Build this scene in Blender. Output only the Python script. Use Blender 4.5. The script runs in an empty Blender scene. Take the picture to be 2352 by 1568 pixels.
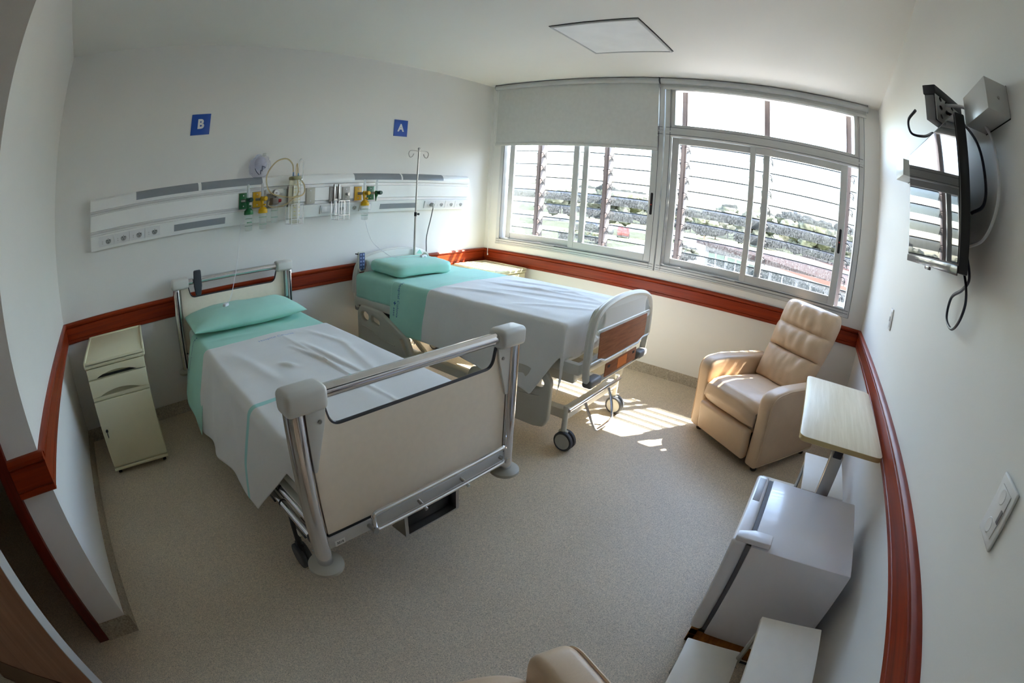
import bpy, bmesh, math, random
from mathutils import Vector, Matrix, noise

# ------------------------------------------------------------------ camera, sky, sun, exposure
SC = bpy.context.scene
COL = SC.collection
PI = math.pi
W, D, H = 4.1514, 3.770, 2.6          # window wall x, television wall -y, ceiling z

cam_d = bpy.data.cameras.new('camera')
cam_d.type = 'PANO'
cam_d.panorama_type = 'FISHEYE_LENS_POLYNOMIAL'     # the photograph was taken with a fisheye lens
cam_d.sensor_width = 36.0
cam_d.fisheye_fov = math.radians(200)
_s = 2352 / 36.0 / 1000.0
cam_d.fisheye_polynomial_k0 = 0.0
cam_d.fisheye_polynomial_k1 = -0.92070 * _s
cam_d.fisheye_polynomial_k2 = 0.0
cam_d.fisheye_polynomial_k3 = -0.072731 * _s ** 3
cam_d.fisheye_polynomial_k4 = 0.0
cam_d.clip_start = 0.01
cam_d.clip_end = 1000
cam = bpy.data.objects.new('camera', cam_d)
COL.objects.link(cam)
_R = Vector((0.61458589, -0.78642498, 0.06180569))
_U = Vector((0.21218872, 0.24026766, 0.94723144))
_F = Vector((0.75977637, 0.5690406, -0.31453562))
_m = Matrix((_R, _U, -_F)).transposed().to_4x4()
_m.translation = (0.42475, -3.23797, 1.45312)
cam.matrix_world = _m
SC.camera = cam

wd = bpy.data.worlds.new('sky')
SC.world = wd
wd.use_nodes = True
_nt = wd.node_tree
_sky = _nt.nodes.new('ShaderNodeTexSky')
_sky.sky_type = 'NISHITA'
_sky.sun_disc = False
_sky.sun_elevation = math.radians(53)
_sky.sun_rotation = math.radians(235)
_sky.air_density = 1.2
_sky.dust_density = 3.0
_bg = _nt.nodes['Background']
_bg.inputs['Strength'].default_value = 1.5
_tint = _nt.nodes.new('ShaderNodeMix')               # camera white balance for the whole sky
_tint.data_type = 'RGBA'
_tint.blend_type = 'MULTIPLY'
_tint.inputs[0].default_value = 1.0
_tint.inputs[7].default_value = (1.02, 0.985, 0.955, 1)
_nt.links.new(_sky.outputs[0], _tint.inputs[6])
_nt.links.new(_tint.outputs[2], _bg.inputs[0])

sun_d = bpy.data.lights.new('sun', 'SUN')
sun_d.energy = 20.0
sun_d.angle = math.radians(0.53)
sun_d.color = (1.0, 0.95, 0.86)
sun = bpy.data.objects.new('sun', sun_d)
COL.objects.link(sun)
SUN_DIR = Vector((-0.62, 0.47, -1.0)).normalized()
sun.rotation_euler = SUN_DIR.to_track_quat('-Z', 'Y').to_euler()
sun.location = (9, -5, 8)

vs = SC.view_settings
vs.view_transform = 'Standard'
vs.look = 'None'
vs.exposure = 1.8
vs.gamma = 1.0
vs.use_curve_mapping = False
SC.cycles.use_denoising = True
SC.cycles.max_bounces = 9
SC.cycles.diffuse_bounces = 6
SC.cycles.transparent_max_bounces = 16
SC.cycles.use_adaptive_sampling = True
SC.cycles.adaptive_threshold = 0.02
SC.cycles.caustics_reflective = False
SC.cycles.caustics_refractive = False

# ------------------------------------------------------------------ helpers
MATS = {}


def lin(c):
    return tuple(((v / 12.92) if v <= 0.04045 else ((v + 0.055) / 1.055) ** 2.4) for v in c)


def rgb(r, g, b):
    return lin((r / 255.0, g / 255.0, b / 255.0))


def mat(name, col, rough=0.5, metal=0.0, var=0.04, scale=6.0, bump=0.0, bscale=60.0, coat=0.0, sheen=0.0,
        spec=0.5, stretch=None):
    """Principled material with a little procedural tone variation and optional fine relief."""
    if name in MATS:
        return MATS[name]
    m = bpy.data.materials.new(name)
    m.use_nodes = True
    nt = m.node_tree
    b = nt.nodes['Principled BSDF']
    b.inputs['Roughness'].default_value = rough
    b.inputs['Metallic'].default_value = metal
    b.inputs['Coat Weight'].default_value = coat
    b.inputs['Sheen Weight'].default_value = sheen
    b.inputs['Specular IOR Level'].default_value = spec
    tc = nt.nodes.new('ShaderNodeTexCoord')
    src = tc.outputs['Object']
    if stretch:
        mp = nt.nodes.new('ShaderNodeMapping')
        mp.inputs['Scale'].default_value = stretch
        nt.links.new(src, mp.inputs[0])
        src = mp.outputs[0]
    n = nt.nodes.new('ShaderNodeTexNoise')
    n.inputs['Scale'].default_value = scale
    n.inputs['Detail'].default_value = 4
    nt.links.new(src, n.inputs['Vector'])
    r = nt.nodes.new('ShaderNodeValToRGB')
    c0 = tuple(max(0, x * (1 - var)) for x in col) + (1,)
    c1 = tuple(min(1, x * (1 + var)) for x in col) + (1,)
    r.color_ramp.elements[0].color = c0
    r.color_ramp.elements[1].color = c1
    r.color_ramp.elements[0].position = 0.3
    r.color_ramp.elements[1].position = 0.7
    nt.links.new(n.outputs['Fac'], r.inputs[0])
    nt.links.new(r.outputs[0], b.inputs['Base Color'])
    if bump:
        n2 = nt.nodes.new('ShaderNodeTexNoise')
        n2.inputs['Scale'].default_value = bscale
        n2.inputs['Detail'].default_value = 3
        nt.links.new(tc.outputs['Object'], n2.inputs['Vector'])
        bp = nt.nodes.new('ShaderNodeBump')
        bp.inputs['Strength'].default_value = bump
        bp.inputs['Distance'].default_value = 0.005
        nt.links.new(n2.outputs['Fac'], bp.inputs['Height'])
        nt.links.new(bp.outputs[0], b.inputs['Normal'])
    MATS[name] = m
    return m


def wood(name, c0, c1, stretch, rough=0.3, coat=0.0, bscale=1.0):
    if name in MATS:
        return MATS[name]
    m = bpy.data.materials.new(name)
    m.use_nodes = True
    nt = m.node_tree
    b = nt.nodes['Principled BSDF']
    b.inputs['Roughness'].default_value = rough
    b.inputs['Coat Weight'].default_value = coat
    b.inputs['Coat Roughness'].default_value = 0.12
    b.inputs['Specular IOR Level'].default_value = 0.25
    tc = nt.nodes.new('ShaderNodeTexCoord')
    mp = nt.nodes.new('ShaderNodeMapping')
    mp.inputs['Scale'].default_value = stretch
    nt.links.new(tc.outputs['Object'], mp.inputs[0])
    n = nt.nodes.new('ShaderNodeTexNoise')
    n.inputs['Scale'].default_value = bscale
    n.inputs['Detail'].default_value = 8
    n.inputs['Roughness'].default_value = 0.65
    n.inputs['Distortion'].default_value = 0.6
    nt.links.new(mp.outputs[0], n.inputs['Vector'])
    r = nt.nodes.new('ShaderNodeValToRGB')
    r.color_ramp.elements[0].color = c0 + (1,)
    r.color_ramp.elements[1].color = c1 + (1,)
    r.color_ramp.elements[0].position = 0.35
    r.color_ramp.elements[1].position = 0.65
    nt.links.new(n.outputs['Fac'], r.inputs[0])
    nt.links.new(r.outputs[0], b.inputs['Base Color'])
    MATS[name] = m
    return m


def clear(name, tint=(1, 1, 1), gloss=0.06, rough=0.02, haze=0.0, hazecol=(0.9, 0.92, 0.95), noise_scale=0.0):
    """Thin clear sheet: straight transmission, a share of scattered light, fresnel gloss."""
    if name in MATS:
        return MATS[name]
    m = bpy.data.materials.new(name)
    m.use_nodes = True
    nt = m.node_tree
    nt.nodes.remove(nt.nodes['Principled BSDF'])
    out = nt.nodes['Material Output']
    tr = nt.nodes.new('ShaderNodeBsdfTransparent')
    tr.inputs[0].default_value = tuple(tint) + (1,)
    gl = nt.nodes.new('ShaderNodeBsdfGlossy')
    gl.inputs['Roughness'].default_value = rough
    lw = nt.nodes.new('ShaderNodeLayerWeight')          # schlick reflectance, same from both sides of the sheet
    lw.inputs[0].default_value = 0.5
    pw = nt.nodes.new('ShaderNodeMath')
    pw.operation = 'POWER'
    pw.inputs[1].default_value = 5.0
    nt.links.new(lw.outputs['Facing'], pw.inputs[0])
    fr = nt.nodes.new('ShaderNodeMath')
    fr.operation = 'MULTIPLY_ADD'
    fr.inputs[1].default_value = 0.90
    fr.inputs[2].default_value = 0.03
    nt.links.new(pw.outputs[0], fr.inputs[0])
    mx = nt.nodes.new('ShaderNodeMixShader')
    last = tr.outputs[0]
    if haze > 0:
        tl = nt.nodes.new('ShaderNodeBsdfTranslucent')
        tl.inputs[0].default_value = tuple(hazecol) + (1,)
        df = nt.nodes.new('ShaderNodeBsdfDiffuse')
        df.inputs[0].default_value = tuple(hazecol) + (1,)
        m2 = nt.nodes.new('ShaderNodeMixShader')
        m2.inputs[0].default_value = 0.5
        nt.links.new(tl.outputs[0], m2.inputs[1])
        nt.links.new(df.outputs[0], m2.inputs[2])
        m3 = nt.nodes.new('ShaderNodeMixShader')
        m3.inputs[0].default_value = haze
        if noise_scale:
            tc = nt.nodes.new('ShaderNodeTexCoord')
            mp = nt.nodes.new('ShaderNodeMapping')
            mp.inputs['Scale'].default_value = (noise_scale, noise_scale, noise_scale * 0.35)
            nz = nt.nodes.new('ShaderNodeTexNoise')
            nz.inputs['Scale'].default_value = 1.0
            nz.inputs['Detail'].default_value = 3
            nt.links.new(tc.outputs['Object'], mp.inputs[0])
            nt.links.new(mp.outputs[0], nz.inputs['Vector'])
            mr = nt.nodes.new('ShaderNodeMapRange')
            mr.inputs[1].default_value = 0.35
            mr.inputs[2].default_value = 0.65
            mr.inputs[3].default_value = max(0, haze - 0.09)
            mr.inputs[4].default_value = min(1, haze + 0.12)
            nt.links.new(nz.outputs['Fac'], mr.inputs[0])
            nt.links.new(mr.outputs[0], m3.inputs[0])
        nt.links.new(tr.outputs[0], m3.inputs[1])
        nt.links.new(m2.outputs[0], m3.inputs[2])
        last = m3.outputs[0]
    nt.links.new(fr.outputs[0], mx.inputs[0])
    nt.links.new(last, mx.inputs[1])
    nt.links.new(gl.outputs[0], mx.inputs[2])
    nt.links.new(mx.outputs[0], out.inputs[0])
    MATS[name] = m
    return m


class G:
    """Collects shapes; build() links them as ONE mesh object."""

    def __init__(s):
        s.v, s.f, s.mi = [], [], []

    def add(s, verts, faces, mi=0):
        o = len(s.v)
        s.v += [tuple(v) for v in verts]
        s.f += [tuple(i + o for i in f) for f in faces]
        s.mi += [mi] * len(faces)
        return s

    def bm(s, b, mi=0, mtx=None):
        if mtx is not None:
            bmesh.ops.transform(b, matrix=mtx, verts=b.verts)
        b.verts.index_update()
        s.add([v.co[:] for v in b.verts], [[v.index for v in f.verts] for f in b.faces], mi)
        b.free()
        return s

    def mesh(s, me, mi=0, mtx=None, fn=None):
        vs_ = [v.co.copy() for v in me.vertices]
        if mtx is not None:
            vs_ = [mtx @ v for v in vs_]
        if fn is not None:
            vs_ = [fn(v) for v in vs_]
        s.add(vs_, [list(p.vertices) for p in me.polygons], mi)
        bpy.data.meshes.remove(me)
        return s

    def box(s, x0, x1, y0, y1, z0, z1, bev=0.0, seg=2, mi=0, mtx=None):
        b = bmesh.new()
        bmesh.ops.create_cube(b, size=1.0)
        for v in b.verts:
            v.co = Vector(((x0 + x1) / 2 + v.co.x * (x1 - x0), (y0 + y1) / 2 + v.co.y * (y1 - y0),
                           (z0 + z1) / 2 + v.co.z * (z1 - z0)))
        if bev > 0:
            bmesh.ops.bevel(b, geom=b.edges[:], offset=bev, segments=seg, profile=0.5, affect='EDGES')
        return s.bm(b, mi, mtx)

    def cyl(s, p0, p1, r, r2=None, seg=20, mi=0, cap=True):
        p0, p1 = Vector(p0), Vector(p1)
        d = (p1 - p0)
        q = d.to_track_quat('Z', 'Y').to_matrix()
        r2 = r if r2 is None else r2
        vs_, fs = [], []
        for k, (p, rr) in enumerate(((p0, r), (p1, r2))):
            for i in range(seg):
                a = 2 * PI * i / seg
                vs_.append(p + q @ Vector((rr * math.cos(a), rr * math.sin(a), 0)))
        for i in range(seg):
            j = (i + 1) % seg
            fs.append((i, j, seg + j, seg + i))
        if cap:
            fs.append(tuple(range(seg - 1, -1, -1)))
            fs.append(tuple(range(seg, 2 * seg)))
        return s.add(vs_, fs, mi)

    def tube(s, pts, r, seg=10, closed=False, mi=0):
        pts = [Vector(p) for p in pts]
        n = len(pts)
        T = []
        for i in range(n):
            a = pts[(i - 1) % n] if (closed or i > 0) else pts[i]
            b = pts[(i + 1) % n] if (closed or i < n - 1) else pts[i]
            T.append((b - a).normalized())
        up = Vector((0, 0, 1)) if abs(T[0].z) < 0.9 else Vector((1, 0, 0))
        N = (up - T[0] * up.dot(T[0])).normalized()
        vs_, fs = [], []
        for i in range(n):
            N = (N - T[i] * N.dot(T[i])).normalized()
            B = T[i].cross(N)
            for k in range(seg):
                a = 2 * PI * k / seg
                vs_.append(pts[i] + (N * math.cos(a) + B * math.sin(a)) * r)
        rng = n if closed else n - 1
        for i in range(rng):
            j = (i + 1) % n
            for k in range(seg):
                l = (k + 1) % seg
                fs.append((i * seg + k, i * seg + l, j * seg + l, j * seg + k))
        if not closed:
            fs.append(tuple(range(seg - 1, -1, -1)))
            fs.append(tuple((n - 1) * seg + k for k in range(seg)))
        return s.add(vs_, fs, mi)

    def lathe(s, prof, c=(0, 0, 0), seg=24, axis='z', mi=0):
        vs_, fs = [], []
        n = len(prof)
        for i in range(seg):
            a = 2 * PI * i / seg
            for r, h in prof:
                x, y = r * math.cos(a), r * math.sin(a)
                p = {'z': (x, y, h), 'y': (x, h, y), 'x': (h, x, y)}[axis]
                vs_.append((c[0] + p[0], c[1] + p[1], c[2] + p[2]))
        for i in range(seg):
            j = (i + 1) % seg
            for k in range(n - 1):
                fs.append((i * n + k, j * n + k, j * n + k + 1, i * n + k + 1))
        fs.append(tuple(i * n for i in range(seg))[::-1])
        fs.append(tuple(i * n + n - 1 for i in range(seg)))
        return s.add(vs_, fs, mi)

    def ball(s, c, r, sub=2, mi=0, sc=(1, 1, 1), fn=None):
        b = bmesh.new()
        bmesh.ops.create_icosphere(b, subdivisions=sub, radius=1.0)
        for v in b.verts:
            p = v.co.copy()
            if fn:
                p = fn(p)
            v.co = Vector((c[0] + p.x * r * sc[0], c[1] + p.y * r * sc[1], c[2] + p.z * r * sc[2]))
        return s.bm(b, mi)

    def extrude(s, poly, axis, a0, a1, mi=0):
        """closed 2D polygon pushed along an axis: 'x' poly=(y,z), 'y' poly=(x,z), 'z' poly=(x,y)"""
        n = len(poly)
        f3 = {'x': lambda p, a: (a, p[0], p[1]), 'y': lambda p, a: (p[0], a, p[1]), 'z': lambda p, a: (p[0], p[1], a)}[axis]
        vs_ = [f3(p, a0) for p in poly] + [f3(p, a1) for p in poly]
        fs = [(i, (i + 1) % n, n + (i + 1) % n, n + i) for i in range(n)]
        fs += [tuple(range(n - 1, -1, -1)), tuple(range(n, 2 * n))]
        return s.add(vs_, fs, mi)

    def plate(s, outline, holes, axis, c, t, bev=0.0, mi=0, res=2):
        """flat slab with holes, rounded rim; axis is its normal, c the centre position on it"""
        me = curve_mesh([outline] + list(holes), t, bev, res)
        f3 = {'x': lambda p: Vector((c + p.z, p.x, p.y)), 'y': lambda p: Vector((p.x, c - p.z, p.y)),
              'z': lambda p: Vector((p.x, p.y, c + p.z))}[axis]
        return s.mesh(me, mi, None, f3)

    def grid(s, fn, nu, nv, mi=0):
        vs_ = [fn(i / nu, j / nv) for j in range(nv + 1) for i in range(nu + 1)]
        fs = [(j * (nu + 1) + i, j * (nu + 1) + i + 1, (j + 1) * (nu + 1) + i + 1, (j + 1) * (nu + 1) + i)
              for j in range(nv) for i in range(nu)]
        return s.add(vs_, fs, mi)

    def build(s, name, mats, parent=None, smooth=35, fix=True):
        me = bpy.data.meshes.new(name)
        me.from_pydata([tuple(v) for v in s.v], [], s.f)
        if not isinstance(mats, (list, tuple)):
            mats = [mats]
        for m_ in mats:
            me.materials.append(m_)
        if len(mats) > 1:
            me.polygons.foreach_set('material_index', s.mi)
        if fix:
            b = bmesh.new()
            b.from_mesh(me)
            bmesh.ops.remove_doubles(b, verts=b.verts, dist=1e-6)
            bmesh.ops.recalc_face_normals(b, faces=b.faces)
            b.to_mesh(me)
            b.free()
        if smooth:
            me.polygons.foreach_set('use_smooth', [True] * len(me.polygons))
            me.set_sharp_from_angle(angle=math.radians(smooth))
        me.update()
        o = bpy.data.objects.new(name, me)
        COL.objects.link(o)
        if parent is not None:
            o.parent = parent
        return o


def curve_mesh(loops, t, bev, res=2):
    cu = bpy.data.curves.new('tmp', 'CURVE')
    cu.dimensions = '2D'
    cu.fill_mode = 'BOTH'
    cu.extrude = max(0.0, t / 2 - bev)
    cu.bevel_depth = bev
    cu.bevel_resolution = res
    cu.offset = -bev
    for lp in loops:
        sp = cu.splines.new('POLY')
        sp.points.add(len(lp) - 1)
        for q, p in zip(sp.points, lp):
            q.co = (p[0], p[1], 0, 1)
        sp.use_cyclic_u = True
    ob = bpy.data.objects.new('tmp', cu)
    COL.objects.link(ob)
    dg = bpy.context.evaluated_depsgraph_get()
    me = bpy.data.meshes.new_from_object(ob.evaluated_get(dg))
    bpy.data.objects.remove(ob)
    bpy.data.curves.remove(cu)
    return me


def text_mesh(txt, size, extrude=0.0, bold=0.0):
    cu = bpy.data.curves.new('tmp', 'FONT')
    cu.body = txt
    cu.size = size
    cu.extrude = extrude
    cu.offset = bold
    cu.resolution_u = 3
    cu.align_x = 'CENTER'
    cu.align_y = 'CENTER'
    ob = bpy.data.objects.new('tmp', cu)
    COL.objects.link(ob)
    dg = bpy.context.evaluated_depsgraph_get()
    me = bpy.data.meshes.new_from_object(ob.evaluated_get(dg))
    bpy.data.objects.remove(ob)
    bpy.data.curves.remove(cu)
    return me


def rpoly(pts, rad, n=5):
    """polygon with filleted corners; rad is one radius or one per corner"""
    out = []
    m = len(pts)
    for i in range(m):
        p = Vector(pts[i]).to_2d() if len(pts[i]) > 2 else Vector(pts[i])
        r = rad[i] if isinstance(rad, (list, tuple)) else rad
        a, b = Vector(pts[i - 1]) - p, Vector(pts[(i + 1) % m]) - p
        if r <= 0:
            out.append(tuple(p))
            continue
        la, lb = a.length, b.length
        a, b = a / la, b / lb
        ang = a.angle(b)
        d = min(r / max(math.tan(ang / 2), 1e-3), la * 0.49, lb * 0.49)
        s0, s1 = p + a * d, p + b * d
        for k in range(n + 1):
            t = k / n
            q = s0 * (1 - t) ** 2 + p * 2 * t * (1 - t) + s1 * t * t
            out.append(tuple(q))
    return out


def ell(cx, cy, rx, ry, n=20, rot=0.0):
    c, s_ = math.cos(rot), math.sin(rot)
    r = []
    for i in range(n):
        a = 2 * PI * i / n
        x, y = rx * math.cos(a), ry * math.sin(a)
        r.append((cx + x * c - y * s_, cy + x * s_ + y * c))
    return r


def smooth_path(pts, n=8, closed=False):
    pts = [Vector(p) for p in pts]
    out = []
    m = len(pts)
    rng = m if closed else m - 1
    for i in range(rng):
        p0 = pts[(i - 1) % m] if (closed or i > 0) else pts[i] * 2 - pts[i + 1]
        p1, p2 = pts[i], pts[(i + 1) % m]
        p3 = pts[(i + 2) % m] if (closed or i + 2 < m) else p2 * 2 - p1
        for k in range(n):
            t = k / n
            out.append(0.5 * ((2 * p1) + (p2 - p0) * t + (2 * p0 - 5 * p1 + 4 * p2 - p3) * t * t
                              + (3 * p1 - p0 - 3 * p2 + p3) * t ** 3))
    if not closed:
        out.append(pts[-1])
    return out


def tag(o, label, cat, group=None, kind=None):
    o['label'] = label
    o['category'] = cat
    if group:
        o['group'] = group
    if kind:
        o['kind'] = kind
    return o


def struct(o, label, cat):
    return tag(o, label, cat, None, 'structure')


def thing(name, label, cat, loc=(0, 0, 0), rz=0.0, group=None, kind=None):
    o = bpy.data.objects.new(name, None)
    o.empty_display_size = 0.1
    COL.objects.link(o)
    o.location = loc
    o.rotation_euler = (0, 0, rz)
    return tag(o, label, cat, group, kind)


def dup(root, loc, rz, label=None, group=None):
    r = root.copy()
    COL.objects.link(r)
    r.location = loc
    r.rotation_euler = (0, 0, rz)
    if label:
        r['label'] = label
    if group:
        r['group'] = group

    def rec(src, dst):
        for ch in list(src.children):
            c = ch.copy()
            COL.objects.link(c)
            c.parent = dst
            rec(ch, c)
    rec(root, r)
    return r


def part(parent, name, m, fn, smooth=35):
    g = G()
    fn(g)
    return g.build(name, m, parent, smooth)


def copy_part(o, parent, loc=None):
    c = o.copy()
    COL.objects.link(c)
    c.parent = parent
    if loc is not None:
        c.location = loc
    return c


# ------------------------------------------------------------------ materials
M_wall = mat('wall_paint', (0.78, 0.77, 0.745), 0.55, var=0.012, scale=2.0, bump=0.05, bscale=180)
M_ceil = mat('ceiling_paint', (0.82, 0.80, 0.75), 0.7, var=0.012, scale=1.5)
M_rail = wood('rail_wood', rgb(112, 32, 8), rgb(150, 52, 14), (1.2, 1.2, 40), 0.42, coat=0.03)
M_alu = mat('aluminium', (0.60, 0.60, 0.59), 0.38, 0.35, var=0.02)
M_alu_d = mat('aluminium_shadow_gap', (0.10, 0.11, 0.12), 0.5, 0.3)
M_black = mat('black_plastic', (0.012, 0.012, 0.016), 0.4)
M_rubber = mat('rubber', (0.035, 0.04, 0.05), 0.6)
M_chrome = mat('chrome', (0.72, 0.72, 0.74), 0.12, 1.0, var=0.01)
M_steel = mat('brushed_steel', (0.45, 0.44, 0.42), 0.3, 1.0, var=0.05)
M_white = mat('white_plastic', (0.75, 0.75, 0.76), 0.35, var=0.01)
M_offw = mat('off_white_enamel', (0.66, 0.65, 0.58), 0.35, var=0.015)
M_grey = mat('grey_plastic', (0.34, 0.35, 0.36), 0.45, var=0.03, bump=0.03, bscale=300)
M_teal = mat('mint_cotton', rgb(168, 222, 204), 0.85, var=0.05, scale=5, bump=0.10, bscale=420, sheen=0.15)
M_blank = mat('white_cotton', (0.76, 0.75, 0.715), 0.9, var=0.03, scale=5, bump=0.14, bscale=420, sheen=0.2)
M_pale = mat('pale_mint_cotton', rgb(205, 226, 222), 0.9, var=0.03, scale=5, bump=0.1, bscale=420)
M_ink = mat('blue_ink', rgb(38, 86, 150), 0.8, var=0.1)
M_ink_p = mat('faded_blue_ink', rgb(150, 168, 204), 0.9, var=0.08)
M_leath = mat('beige_leatherette', rgb(206, 178, 147), 0.42, var=0.05, scale=8, bump=0.12, bscale=140)
M_cab = mat('cream_enamel', rgb(226, 220, 186), 0.4, var=0.02)
M_dark = mat('dark_gap', (0.01, 0.01, 0.01), 0.8)
# ------------------------------------------------------------------ floor, ceiling, walls
def floor_material():
    m = bpy.data.materials.new('terrazzo_vinyl')
    m.use_nodes = True
    nt = m.node_tree
    b = nt.nodes['Principled BSDF']
    b.inputs['Roughness'].default_value = 0.52
    tc = nt.nodes.new('ShaderNodeTexCoord')
    v = nt.nodes.new('ShaderNodeTexVoronoi')
    v.inputs['Scale'].default_value = 330
    nt.links.new(tc.outputs['Object'], v.inputs['Vector'])
    r = nt.nodes.new('ShaderNodeValToRGB')
    e = r.color_ramp.elements
    e[0].position, e[0].color = 0.0, rgb(170, 157, 138) + (1,)
    e[1].position, e[1].color = 1.0, rgb(232, 216, 190) + (1,)
    a = r.color_ramp.elements.new(0.35)
    a.color = rgb(202, 189, 167) + (1,)
    a = r.color_ramp.elements.new(0.75)
    a.color = rgb(212, 196, 172) + (1,)
    sep = nt.nodes.new('ShaderNodeSeparateColor')
    nt.links.new(v.outputs['Color'], sep.inputs[0])
    nt.links.new(sep.outputs[0], r.inputs[0])
    n = nt.nodes.new('ShaderNodeTexNoise')
    n.inputs['Scale'].default_value = 1.6
    n.inputs['Detail'].default_value = 5
    nt.links.new(tc.outputs['Object'], n.inputs['Vector'])
    mr = nt.nodes.new('ShaderNodeMapRange')
    mr.inputs[1].default_value = 0.3
    mr.inputs[2].default_value = 0.7
    mr.inputs[3].default_value = 0.92
    mr.inputs[4].default_value = 1.06
    nt.links.new(n.outputs['Fac'], mr.inputs[0])
    mx = nt.nodes.new('ShaderNodeMix')
    mx.data_type = 'RGBA'
    mx.blend_type = 'MULTIPLY'
    mx.inputs[0].default_value = 1.0
    nt.links.new(r.outputs[0], mx.inputs[6])
    nt.links.new(mr.outputs[0], mx.inputs[7])
    nt.links.new(mx.outputs[2], b.inputs['Base Color'])
    MATS['floor'] = m
    return m


M_floor = floor_material()
M_base = M_floor.copy()
M_base.name = 'terrazzo_baseboard'
for _n in M_base.node_tree.nodes:
    if _n.type == 'MAP_RANGE':
        _n.inputs[3].default_value, _n.inputs[4].default_value = 0.55, 0.66
    if _n.type == 'TEX_VORONOI':
        _n.inputs['Scale'].default_value = 160
XL = -1.6                       # far end of the entrance alcove
YE = -1.80                      # bathroom wall with the door, seen end on

struct(part(None, 'floor', M_floor, lambda g: g.box(XL - 0.1, W + 0.12, -D - 0.1, 0.1, -0.12, 0)),
       'grey beige speckled vinyl floor of the ward room', 'floor')
struct(part(None, 'ceiling', M_ceil, lambda g: g.box(XL - 0.1, W + 0.2, -D - 0.1, 0.1, H, H + 0.12)),
       'plain white painted ceiling', 'ceiling')
struct(part(None, 'wall_back', M_wall, lambda g: g.box(XL - 0.1, W + 0.2, 0, 0.12, 0, H)),
       'white painted wall behind the bed heads', 'wall')
struct(part(None, 'wall_front', M_wall, lambda g: g.box(XL - 0.1, W + 0.2, -D - 0.12, -D, 0, H)),
       'white painted wall carrying the television', 'wall')
struct(part(None, 'wall_left', M_wall, lambda g: g.box(-0.12, 0, YE, 0, 0, H)),
       'white painted side wall beside the bed under sign B', 'wall')


def _wr(g):
    g.box(W, W + 0.2, -D, 0, 0, 0.90)
    g.box(W, W + 0.2, -0.15, 0, 0.90, H)
    g.box(W, W + 0.2, -D, -3.63, 0.90, H)


struct(part(None, 'wall_right', M_wall, _wr), 'white painted wall under and around the windows', 'wall')


def _we(g):                                                    # wall with the bathroom door
    g.box(-0.17, -0.12, YE, YE + 0.12, 0, H)
    g.box(-1.06, -0.17, YE, YE + 0.12, 2.12, H)
    g.box(XL, -1.06, YE, YE + 0.12, 0, H)


struct(part(None, 'wall_entry', M_wall, _we), 'white wall around the bathroom doorway', 'wall')
struct(part(None, 'wall_alcove', M_wall, lambda g: g.box(XL - 0.1, XL, -D, 0, 0, H)),
       'painted wall closing the entrance alcove', 'wall')

# exterior eave above the louvres
struct(part(None, 'trim_6', mat('concrete', (0.45, 0.44, 0.42), 0.8), lambda g: g.box(W + 0.2, W + 0.46, -D - 1.5, 1.5, 2.71, 2.95)),
       'concrete eave above the outside louvres', 'eave')
struct(part(None, 'wall_outside', mat('outside_render', (0.6, 0.58, 0.54), 0.8),
            lambda g: (g.box(W, W + 0.2, -D - 1.5, -D - 0.12, -3.6, 2.95), g.box(W, W + 0.2, 0.12, 1.5, -3.6, 2.95),
                       g.box(W, W + 0.2, -D - 0.12, 0.12, -3.6, -0.12))),
       'rendered outside face of the building around the windows', 'wall')

# ------------------------------------------------------------------ wooden bumper rails with two grooves
ZT, ZB, TR = 0.838, 0.702, 0.022
PROF = [(0, ZB), (-0.018, ZB), (-TR, ZB + 0.004), (-TR, ZB + 0.022), (-TR + 0.004, ZB + 0.025), (-TR, ZB + 0.028),
        (-TR, ZT - 0.034), (-TR + 0.005, ZT - 0.031), (-TR, ZT - 0.027), (-TR - 0.004, ZT - 0.022),
        (-TR - 0.005, ZT - 0.012), (-TR + 0.002, ZT - 0.003), (-0.012, ZT), (0, ZT)]
PB = 0.0856
PROFB = [(0, 0), (-0.0222, 0), (-0.012, 0.02), (-0.010, PB - 0.006), (-0.006, PB), (0, PB)]


def run(prof, wall, a0, a1):
    g = G()
    if wall == 'back':
        g.extrude(prof, 'x', a0, a1)
    elif wall == 'front':
        g.extrude([(-D - p, z) for p, z in prof], 'x', a0, a1)
    elif wall == 'right':
        g.extrude([(W + p, z) for p, z in prof], 'y', a0, a1)
    elif wall == 'left':
        g.extrude([(-p, z) for p, z in prof], 'y', a0, a1)
    elif wall == 'entry':
        g.extrude([(YE + p, z) for p, z in prof], 'x', a0, a1)
    return g


for n, (wl, a0, a1, lb) in enumerate([
        ('back', 0, W, 'red brown wooden bumper rail behind the two beds'),
        ('right', -D, 0, 'red brown wooden bumper rail under the windows'),
        ('front', XL, W, 'red brown wooden bumper rail along the television wall'),
        ('left', YE, 0, 'red brown wooden bumper rail on the side wall by the bathroom'),
        ('entry', -0.155, TR, 'short red brown rail end wrapping the wall corner at the doorway')]):
    struct(run(PROF, wl, a0, a1).build('trim_%d' % (n + 1), M_rail), lb, 'wall rail')
for wl, a0, a1, lb in [('back', 0, W, 'grey speckled baseboard behind the beds'),
                       ('right', -D, 0, 'grey speckled baseboard under the windows'),
                       ('front', XL, W, 'grey speckled baseboard along the television wall'),
                       ('left', YE, 0, 'grey speckled baseboard of the side wall'),
                       ('entry', -0.155, 0.0222, 'short grey speckled baseboard at the bathroom doorway')]:
    struct(run(PROFB, wl, a0, a1).build('baseboard_' + wl, M_base), lb, 'baseboard')

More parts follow.
